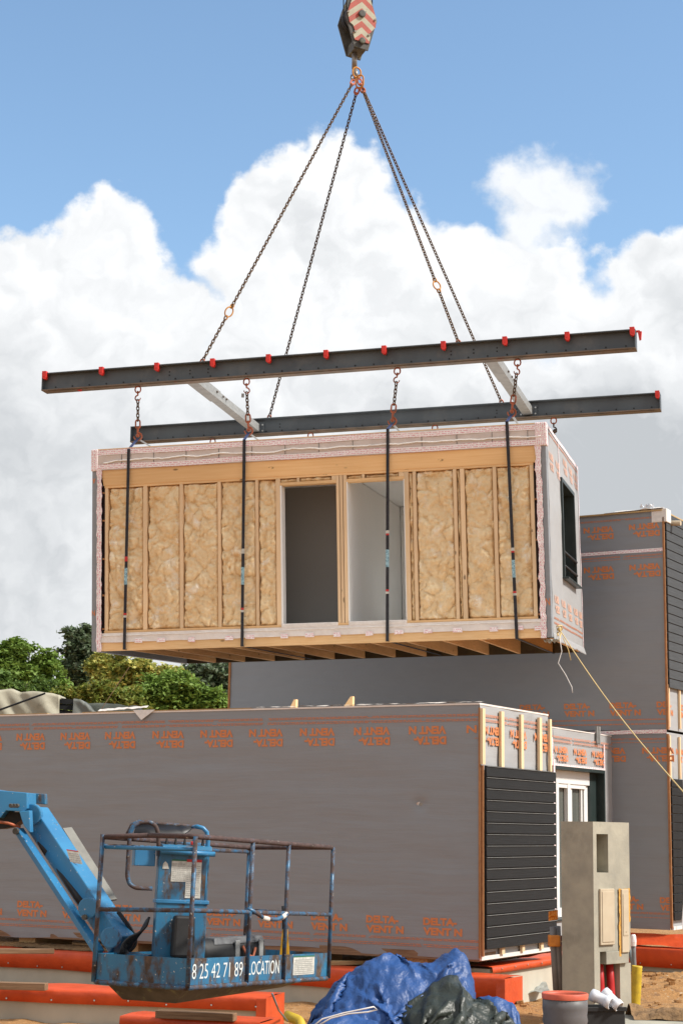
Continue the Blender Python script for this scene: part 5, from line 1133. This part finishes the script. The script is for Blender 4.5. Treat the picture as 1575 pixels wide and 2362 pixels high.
# big grey pipe with orange rim
gp = atY(1302, 2292, 13.0); 
t = thing('drain_pipe', 'wide grey drain pipe standing upright with an orange rim', 'pipe', loc=(gp.x, gp.y, 0)); hz = gp.z
mb = MB(); mb.lathe([(.150, 0), (.152, .35), (.156, hz-.22), (.166, hz-.19), (.160, hz-.15), (.166, hz-.10), (.164, hz-.03), (.150, hz-.03), (.14, hz-.3), (.14, 0)], (0, 0, 0), n=40, caps=False); mb.build('pipe_body', 'grey_bucket', t, smooth=True)
mb = MB(); mb.lathe([(.168, hz-.035), (.171, hz), (.163, hz+.008), (.153, hz-.01), (.15, hz-.06)], (0, 0, 0), n=40, caps=False); mb.build('orange_rim', 'rim_orange', t, smooth=True)
# black box with white fittings
p0 = atY(1060+985*.3284, 1880+1340*.3284, 13.4)
t = thing('plastic_crate', 'black plastic box behind the drain pipe holding white fittings', 'box', loc=(p0.x, p0.y, 0), rot=(0, 0, R(12)))
w = .15; mb = MB()
for q in ((-w, w, -.12, -.11), (-w, w, .11, .12), (-w, -w+.01, -.109, .109), (w-.01, w, -.109, .109)): mb.box(*q, 0, p0.z)
mb.box(-w-.012, w+.012, -.132, -.122, p0.z-.03, p0.z+.004); mb.box(-w+.01, w-.01, -.109, .109, 0, .3); mb.build('box_body', 'black', t, bevel=.004)
for (x0, y0, x1, y1, r_, lab, hx) in ((925, 1290, 1000, 1300, .043, 'white plastic pipe bend leaning in the black box', 1), (1010, 1270, 1075, 1312, .04, 'white plastic socket lying on the black box rim', 1)):
    q0 = cg(x0, y0, 13.35); q1 = cg(x1+8, y1, 13.3); q0 = q0+Vector((0, .0, .03)); d = (q1-q0).normalized()
    mb = MB(); mb.lathe([(r_*.8, -.0), (r_*1.08, 0), (r_*1.1, .045), (r_*.95, .05), (r_*.95, .12), (r_*1.1, .125), (r_*1.1, .165), (r_*.85, .165), (r_*.8, .02)], q0, d, 22, caps=False); 
    tag(mb.build('pipe_fitting', 'white_plastic', loc=q0, smooth=True), lab, 'pipe fitting', 'white pipe fittings')
# concrete block and dirt lower right
a_ = atZ(1432, 2330, .14); mb = MB(); mb.hexa([Vector(q) for q in ((2.75, 16.9, -.3), (4.6, 16.6, -.3), (4.6, 17.8, -.3), (2.9, 17.9, -.3), (2.75, 16.9, .27), (4.6, 16.6, .25), (4.6, 17.8, .26), (2.9, 17.9, .27))]); tag(mb.build('concrete_slab', 'concrete', loc=(2.75, 16.9, 0), bevel=.02), 'low concrete slab edge in the lower right corner', 'slab')
mb = MB(); mb.grid(lambda i, j: Vector((2.9+1.9*i, 17.2+.6*j+.05*fbm(i*5, j, 0), .25+.14*max(0,math.sin(PI*min(1, j*1.1+.02)))**.5*(.8+.6*fbm(i*6, j*3, 2)))), 60, 14); tag(mb.build('earth_heap', 'stone_dirt', loc=(2.9, 17.2, .12), smooth=False), 'brown crumbling earth ridge on the concrete slab', 'earth', kind='stuff')
p = atZ(1230, 2296, .05); mb = MB(); mb.grid(lambda i, j: Vector((p.x-.18+.36*i, p.y-.2+.4*j, .10+.05*i*j+.03*fbm(i*3, j*3, 4)+.05*j)), 8, 8); tag(mb.build('plastic_scrap', 'scrap', loc=(p.x, p.y, .05), solid=.004), 'grey scrap sheet lying on the soil by the conduits', 'scrap')
p = atZ(1060+570*.3284, 1880+1205*.3284, .06); mb = MB(); mb.bar((p.x-.05, p.y, .06), (p.x+.04, p.y+.25, .16), .09, .07); tag(mb.build('timber_offcut', 'board_light', loc=(p.x, p.y, .05)), 'small timber offcut on the soil beside the grey scrap', 'timber')

# ================================================================= tarps
def env(x, pts):
    if x <= pts[0][0]: return pts[0][1]
    for (a, b), (c, d) in zip(pts, pts[1:]):
        if x <= c: t = (x-a)/(c-a); t = t*t*(3-2*t); return b+(d-b)*t
    return pts[-1][1]
def tz(y, Y): return atY(930, y*KD, Y).z
def tx(x, Y): return atY(x*KD, 2250, Y).x
def heap(name, label, m, Yc, prof, dF, dB, seed, comp=.70, nu=130, nv=90, its=240, lift=0.0):
    """a stiff sheet, larger than the mound it lies on, settled with distance constraints so that it buckles into real folds"""
    pr_ = [(tx(x, Yc), tz(y, Yc)-.10) for x, y in prof]; x0, x1 = pr_[0][0], pr_[-1][0]; cxm = (x0+x1)/2
    r = np.random.default_rng(seed)
    hx = np.linspace(x0-.4, x1+.4, 400); hv = np.array([env(x, pr_) for x in hx])
    bumps = [(r.uniform(x0, x1), r.uniform(-dF, dB), r.uniform(.10, .22), r.uniform(-.07, .09)) for _ in range(14)]
    def ground(X, Y):
        h = np.interp(X, hx, hv); y = Y-Yc; s = np.where(y < 0, -y/dF, y/dB); z = np.where(s < 1, h*(1-s**1.8), 0)
        for bx, by, br, ba in bumps: z = z+ba*np.exp(-((X-bx)**2+(y-by)**2)/br**2)*(z > .1)
        return np.maximum(z, .0)+lift
    gx, gy = np.meshgrid(np.linspace(x0, x1, nu), Yc+np.linspace(-dF*1.05, dB, nv), indexing='ij')
    P = np.stack([gx, gy, ground(gx, gy)], -1)
    dux = np.linalg.norm(P[1:]-P[:-1], axis=-1); duy = np.linalg.norm(P[:, 1:]-P[:, :-1], axis=-1)
    lx = np.minimum(dux, .035).mean()*1.0/comp; ly = duy.mean()*1.0/comp
    RX = np.minimum(dux, .034)/comp; RY = np.minimum(duy, .034)/comp
    # low-frequency noise to choose where folds start
    nz = np.zeros_like(gx)
    for k in range(40):
        a = r.uniform(0, 2*PI); f = r.uniform(8, 60); nz += np.sin((gx*math.cos(a)+gy*math.sin(a)+P[..., 2]*.7*math.sin(a*2))*f+r.uniform(0, 6))/f
    P[..., 2] += np.abs(nz)*.25+.01; P[..., 1] -= nz*.12
    P += r.normal(size=P.shape)*.002
    V_ = np.zeros_like(P)
    def con(A, B, L, k):
        d = B-A; n = np.linalg.norm(d, axis=-1)+1e-9; c = (k*.5*(n-L)/n)[..., None]*d; A += c; B -= c
    DG = np.sqrt(RX[:, :-1]**2+RY[:-1, :]**2)
    for it in range(its):
        old = P.copy(); P += V_*.88; P[..., 2] -= .0012
        for rep in range(2):
            for o in (0, 1):
                n_ = (nu-1-o)//2*2
                con(P[o:o+n_:2], P[o+1:o+1+n_:2], RX[o:o+n_:2], 1.0)
                n_ = (nv-1-o)//2*2
                con(P[:, o:o+n_:2], P[:, o+1:o+1+n_:2], RY[:, o:o+n_:2], 1.0)
            for o in (0, 1):
                n_ = (nu-1-o)//2*2
                con(P[o:o+n_:2, :-1], P[o+1:o+1+n_:2, 1:], DG[o:o+n_:2], .4); con(P[o:o+n_:2, 1:], P[o+1:o+1+n_:2, :-1], DG[o:o+n_:2], .4)
            for st, kk in ((3, .10), (6, .05)):
                A = P[:-st]; B = P[st:]; d = B-A; n = np.linalg.norm(d, axis=-1)+1e-9; L = RX[:-st+1 if st > 1 else None][:A.shape[0]]*st*.93
                c = (kk*.5*np.minimum(0, n-L)/n)[..., None]*d; P[:-st] += c; P[st:] -= c
                A = P[:, :-st]; B = P[:, st:]; d = B-A; n = np.linalg.norm(d, axis=-1)+1e-9; L = RY[:, :A.shape[1]]*st*.93
                c = (kk*.5*np.minimum(0, n-L)/n)[..., None]*d; P[:, :-st] += c; P[:, st:] -= c
        g = ground(P[..., 0], P[..., 1]); hit = P[..., 2] < g
        P[..., 2] = np.clip(P[..., 2], g, g+.10); fr_ = np.where(hit[..., None], .75, 0.0); P[..., :2] = P[..., :2]*(1-fr_)+old[..., :2]*fr_
        V_ = np.clip(P-old, -.03, .03)
    gu = np.gradient(P, axis=0); gv = np.gradient(P, axis=1); N = np.cross(gu, gv); N /= np.linalg.norm(N, axis=-1)[..., None]+1e-9
    D = np.empty(P.shape[:2])
    for i in range(nu):
        for j in range(nv):
            x, y, z = P[i, j]; w = .12*noise.noise(Vector((x*3, y*3, z*3+seed)))
            D[i, j] = .055*abs(noise.noise(Vector((x*3.4+w*6, y*3.4+z*2, z*1.6+seed))))+.034*abs(noise.noise(Vector((x*7+z*5, y*7-w*9, z*4+seed*2))))+.018*abs(noise.noise(Vector((x*15-z*6, y*15+w*12, z*9))))
    P = P-N*(D*1.25)[..., None]*np.sign(N[..., 2:3]+1e-6)+N*.02*np.sign(N[..., 2:3]+1e-6)
    loc = Vector((cxm, Yc, 0)); mb = MB(); vs = [Vector(p) for p in P.reshape(-1, 3)]
    mb.add(vs, [(i*nv+j, (i+1)*nv+j, (i+1)*nv+j+1, i*nv+j+1) for i in range(nu-1) for j in range(nv-1)])
    o = mb.build(name, m, smooth=True, loc=loc, solid=.003, subsurf=0); tag(o, label, 'tarpaulin', 'tarpaulins heaped in the foreground'); return o
heap('tarpaulin', 'large crumpled blue tarpaulin heap between the basket and the meter pillar', 'tarp_blue', 13.9,
     [(694, 2560), (704, 2340), (722, 2285), (752, 2262), (768, 2226), (800, 2205), (840, 2188), (880, 2180), (930, 2178), (985, 2180), (1040, 2170), (1066, 2182), (1082, 2215), (1092, 2300), (1110, 2540)], .8, .6, 3)
heap('tarpaulin', 'dark green tarpaulin draped over the right front of the blue heap', 'tarp_green', 13.62,
     [(850, 2560), (872, 2340), (910, 2300), (960, 2262), (1000, 2225), (1030, 2206), (1050, 2205), (1072, 2235), (1085, 2262), (1120, 2280), (1165, 2312), (1205, 2342), (1245, 2390), (1290, 2560)], .72, .5, 5, .70, 120, 80, lift=.03)
heap('tarpaulin', 'small tied bundle of blue tarpaulin right of the big heap', 'tarp_blue', 14.3,
     [(1086, 2560), (1093, 2300), (1100, 2262), (1118, 2250), (1145, 2250), (1172, 2262), (1188, 2285), (1194, 2330), (1204, 2370), (1214, 2560)], .34, .34, 9, .68, 60, 60)
heap('tarpaulin', 'lower blue tarpaulin fold spilling in front of the green one at the bottom', 'tarp_blue', 13.0,
     [(690, 2600), (700, 2400), (712, 2320), (760, 2292), (800, 2290), (850, 2306), (900, 2335), (950, 2362), (1100, 2366), (1240, 2380), (1300, 2600)], .5, .45, 12, .72, 110, 70)
P = [atY(x*KD, y*KD, 12.66) for x, y in ((712, 2362), (740, 2340), (790, 2326), (830, 2318), (858, 2312), (866, 2318), (845, 2324), (800, 2328), (760, 2338), (722, 2360))]
mb = MB(); mb.tube(P, .006, 6); tag(mb.build('cord', 'rope_white', loc=P[0], smooth=True), 'white cord looped over the blue tarpaulin heap', 'cord')
for x, y, Y in ((962, 2331, 12.6),):
    p = atY(x*KD, y*KD, Y); mb = MB(); mb.lathe([(.010, 0), (.018, .002), (.018, .006), (.010, .008)], p, (0, -1, .2), 16, caps=False)

# ================================================================= background: covered module and trees
def drape(name, label, m, pts, Y, zb, seed, amp=.14):
    X = [atY(x*KD, y*KD, Y) for x, y in pts]; pr_ = [(q.x, q.z) for q in X]; x0, x1 = pr_[0][0], pr_[-1][0]; mb = MB()
    def f(i, j):
        x = x0+(x1-x0)*i; h = env(x, pr_)
        z = h-(h-zb)*max(0, j-.3)/.7; y = (.8*(1-j/.3) if j < .3 else 0)
        y += -amp*fbm((x+z*.6)*1.3, z*.5, seed, 3)*min(1, j*3)-.05*noise.noise(Vector((x*3+z*2, z*2, seed)))
        return Vector((x, Y+y-.1, z+(.0 if j > .3 else .0)))
    mb.grid(f, 60, 40); tag(mb.build(name, m, loc=(x0, Y, zb), smooth=True, solid=.02), label, 'tarpaulin', 'tarpaulins over the far module')
YF = 31.0
xa = atY(-60, 1640, YF).x; xb = atY(345, 1640, YF).x
fm = thing('house_module', 'far dark boarded module mostly hidden under tarpaulins behind the long wall', 'house module', loc=(xa, YF, 0))
zt = atY(100, 1612*KD, YF).z; mb = MB(); mb.hexa([(0, .1, .3), (xb-xa-.2, .1, .3), (xb-xa-.2, 3, .3), (0, 3, .3), (0, .1, zt+.0), (xb-xa-.2, .1, zt-.35), (xb-xa-.2, 3, zt-.35), (0, 3, zt)]); mb.build('wall_core', 'lining_grey', fm)
mb = MB(); xc0 = atY(105*KD, 1640, YF).x-xa; xc1 = atY(185*KD, 1640, YF).x-xa
zz = atY(150, 1600*KD, YF).z
for k in range(9): z = zz-.09-k*.105; mb.hexa([(xc0, .03, z), (xc1, .03, z-.06), (xc1, .06, z-.06), (xc0, .06, z), (xc0, .045, z+.095), (xc1, .045, z+.035), (xc1, .06, z+.035), (xc0, .06, z+.095)])
mb.build('board_cladding', 'siding', fm)
drape('tarpaulin', 'beige tarpaulin sheet draped over the far module at the left edge', 'tarp_beige', [(-60, 1600), (0, 1587), (28, 1584), (45, 1592), (80, 1590), (118, 1594), (136, 1598), (139, 1606)], YF, 3.3, 3)
drape('tarpaulin', 'dark grey tarpaulin piece right of the black boards on the far module', 'tarp_grey', [(171, 1607), (185, 1609), (198, 1618), (212, 1632), (222, 1650)], YF-.1, 3.3, 6, .05)
drape('tarpaulin', 'long low grey green tarpaulin at the right end of the far module', 'tarp_greenish', [(196, 1618), (230, 1617), (270, 1619), (295, 1624), (313, 1622), (322, 1634)], YF+.4, 3.3, 8, .06)
for (p, q, lab) in (((105, 1592), (-10, 1634), 'dark strap lying across the beige tarpaulin'), ((297, 1532), (222, 1646), 'thin line running up through the trees behind the far module')):
    a_ = atY(p[0]*KD, p[1]*KD, YF-.35); b_ = atY(q[0]*KD, q[1]*KD, YF-.45); mb = MB(); mb.tube([a_, a_.lerp(b_, .5), b_], .018 if p[0] == 105 else .006, 6); tag(mb.build('strap_line', 'cable' if p[0] == 105 else 'old_plank', loc=b_), lab, 'strap')

def tree(name, label, leafmat, Y, blobs_, n, leaf=.13, trunk=None, seed=0, grp='trees behind the site'):
    """blobs_: (px,py,rx,ry) display pixels of leaf masses at distance Y"""
    r_ = np.random.default_rng(seed); k = Y/FPX
    cs = [(atY(x*KD, y*KD, Y), rx*k, ry*k) for x, y, rx, ry in blobs_]
    cx = sum(c[0].x for c in cs)/len(cs); loc = Vector((cx, Y, 0))
    t = thing(name, label, 'tree', loc=loc, group=grp)
    zmin = min(c[0].z for c in cs)
    mb = MB(); mb.tube([(0, 0, -.2), (.1, 0, zmin*.5), (0, 0, zmin+.5)], .2, 8, r2=.10)
    for c, rx, ry in cs[:14]: mb.tube([Vector((0, 0, zmin*.6)), (c-loc)*.6+Vector((0, 0, zmin*.25)), c-loc+Vector((0, 0, ry*.4))], .07, 5, r2=.015)
    mb.build('trunk', 'bark', t, smooth=True)
    ws = np.array([a[1]*a[2] for a in cs]); ws = ws/ws.sum(); pts = []
    for (c, rx, ry), w in zip(cs, ws):
        m = int(n*w)
        # clumps inside each mass
        nc = max(8, int(m/80)); d = r_.normal(size=(nc, 3)); d /= np.linalg.norm(d, axis=1)[:, None]; rr = r_.uniform(.35, 1.12, nc)[:, None]; rr[r_.random(nc) < .16] *= 1.28
        cc = d*rr*np.array([rx, min(rx, ry)*.9, ry])+np.array(c-loc)
        idx = r_.integers(0, nc, m); s_ = r_.normal(size=(m, 3))*np.array([.24, .24, .15])*(min(rx, ry)*.45+.25)
        pts.append(cc[idx]+s_)
    P = np.concatenate(pts); m = len(P)
    a = r_.normal(size=(m, 3)); a[:, 2] *= .5; a /= np.linalg.norm(a, axis=1)[:, None]
    nrm = r_.normal(size=(m, 3)); nrm[:, 2] = np.abs(nrm[:, 2])+.5; b = np.cross(nrm, a); b /= np.linalg.norm(b, axis=1)[:, None]
    sz = leaf*r_.uniform(.6, 1.35, m)[:, None]
    vs = np.stack([P-a*sz*.6, P+b*sz*.3, P+a*sz*.6, P-b*sz*.3], axis=1).reshape(-1, 3)
    me = bpy.data.meshes.new('crown'); me.vertices.add(4*m); me.vertices.foreach_set('co', vs.ravel()); me.loops.add(4*m); me.loops.foreach_set('vertex_index', np.arange(4*m)); me.polygons.add(m)
    me.polygons.foreach_set('loop_start', np.arange(0, 4*m, 4)); me.polygons.foreach_set('loop_total', np.full(m, 4)); me.update(); me.materials.append(MATS[leafmat])
    o = bpy.data.objects.new('crown', me); C.objects.link(o); o.parent = t; return t
tree('broadleaf_tree', 'dense mid green tree at the left edge with feathery top branches', 'leaf_bright', 56, [(20, 1545, 55, 40), (75, 1540, 60, 40), (45, 1500, 35, 26), (20, 1510, 32, 20), (95, 1515, 28, 14), (40, 1475, 22, 12), (-20, 1560, 60, 60), (110, 1570, 50, 35), (55, 1600, 90, 45), (140, 1600, 45, 30), (10, 1480, 14, 8), (70, 1487, 20, 8), (118, 1508, 14, 6)], 26000, .13, seed=1)
tree('tall_tree', 'tall dark grey green tree standing just left of the hanging module', 'leaf_dark', 60, [(178, 1470, 26, 26), (195, 1450, 20, 14), (168, 1500, 28, 26), (195, 1500, 36, 30), (215, 1530, 36, 36), (175, 1540, 36, 30), (155, 1530, 14, 20), (215, 1480, 24, 30), (200, 1580, 40, 30), (160, 1565, 18, 16)], 17000, .14, seed=2)
tree('flowering_tree', 'tree with yellow blossom tufts below the left end of the hanging module', 'leaf_yellow', 57, [(240, 1525, 32, 26), (275, 1535, 36, 28), (310, 1540, 36, 26), (345, 1548, 34, 24), (380, 1550, 34, 22), (260, 1560, 40, 28), (320, 1570, 50, 26), (225, 1545, 24, 26), (405, 1560, 28, 20)], 20000, .16, seed=3)
tree('round_tree', 'bright green rounded tree behind the roof beside the tall block', 'leaf_bright', 50, [(360, 1590, 56, 40), (405, 1585, 50, 40), (450, 1605, 50, 34), (490, 1620, 40, 30), (330, 1610, 50, 34), (380, 1630, 90, 30), (300, 1600, 30, 26), (520, 1630, 30, 26), (420, 1560, 30, 16)], 24000, .12, seed=4)
tree('conifer_tree', 'dark bushy tree under the module close to the tall block', 'leaf_dark', 60, [(450, 1548, 34, 26), (490, 1545, 34, 30), (475, 1580, 46, 34), (510, 1600, 40, 44), (520, 1560, 30, 40), (430, 1570, 20, 20)], 15000, .14, seed=5)
tree('hedge_shrub', 'olive shrubs with yellowish tips between the tarps and the bright tree', 'leaf_olive', 48, [(170, 1600, 40, 24), (210, 1605, 40, 28), (250, 1605, 40, 30), (290, 1615, 36, 26), (190, 1630, 60, 22), (250, 1635, 60, 20), (140, 1620, 40, 20)], 17000, .11, seed=6)
tree('round_tree', 'low leafy tree at the bottom left just above the beige tarpaulin', 'leaf_mid', 50, [(30, 1580, 60, 30), (90, 1590, 50, 26), (130, 1605, 36, 22), (-30, 1590, 40, 40), (60, 1610, 80, 26)], 13000, .12, seed=7)
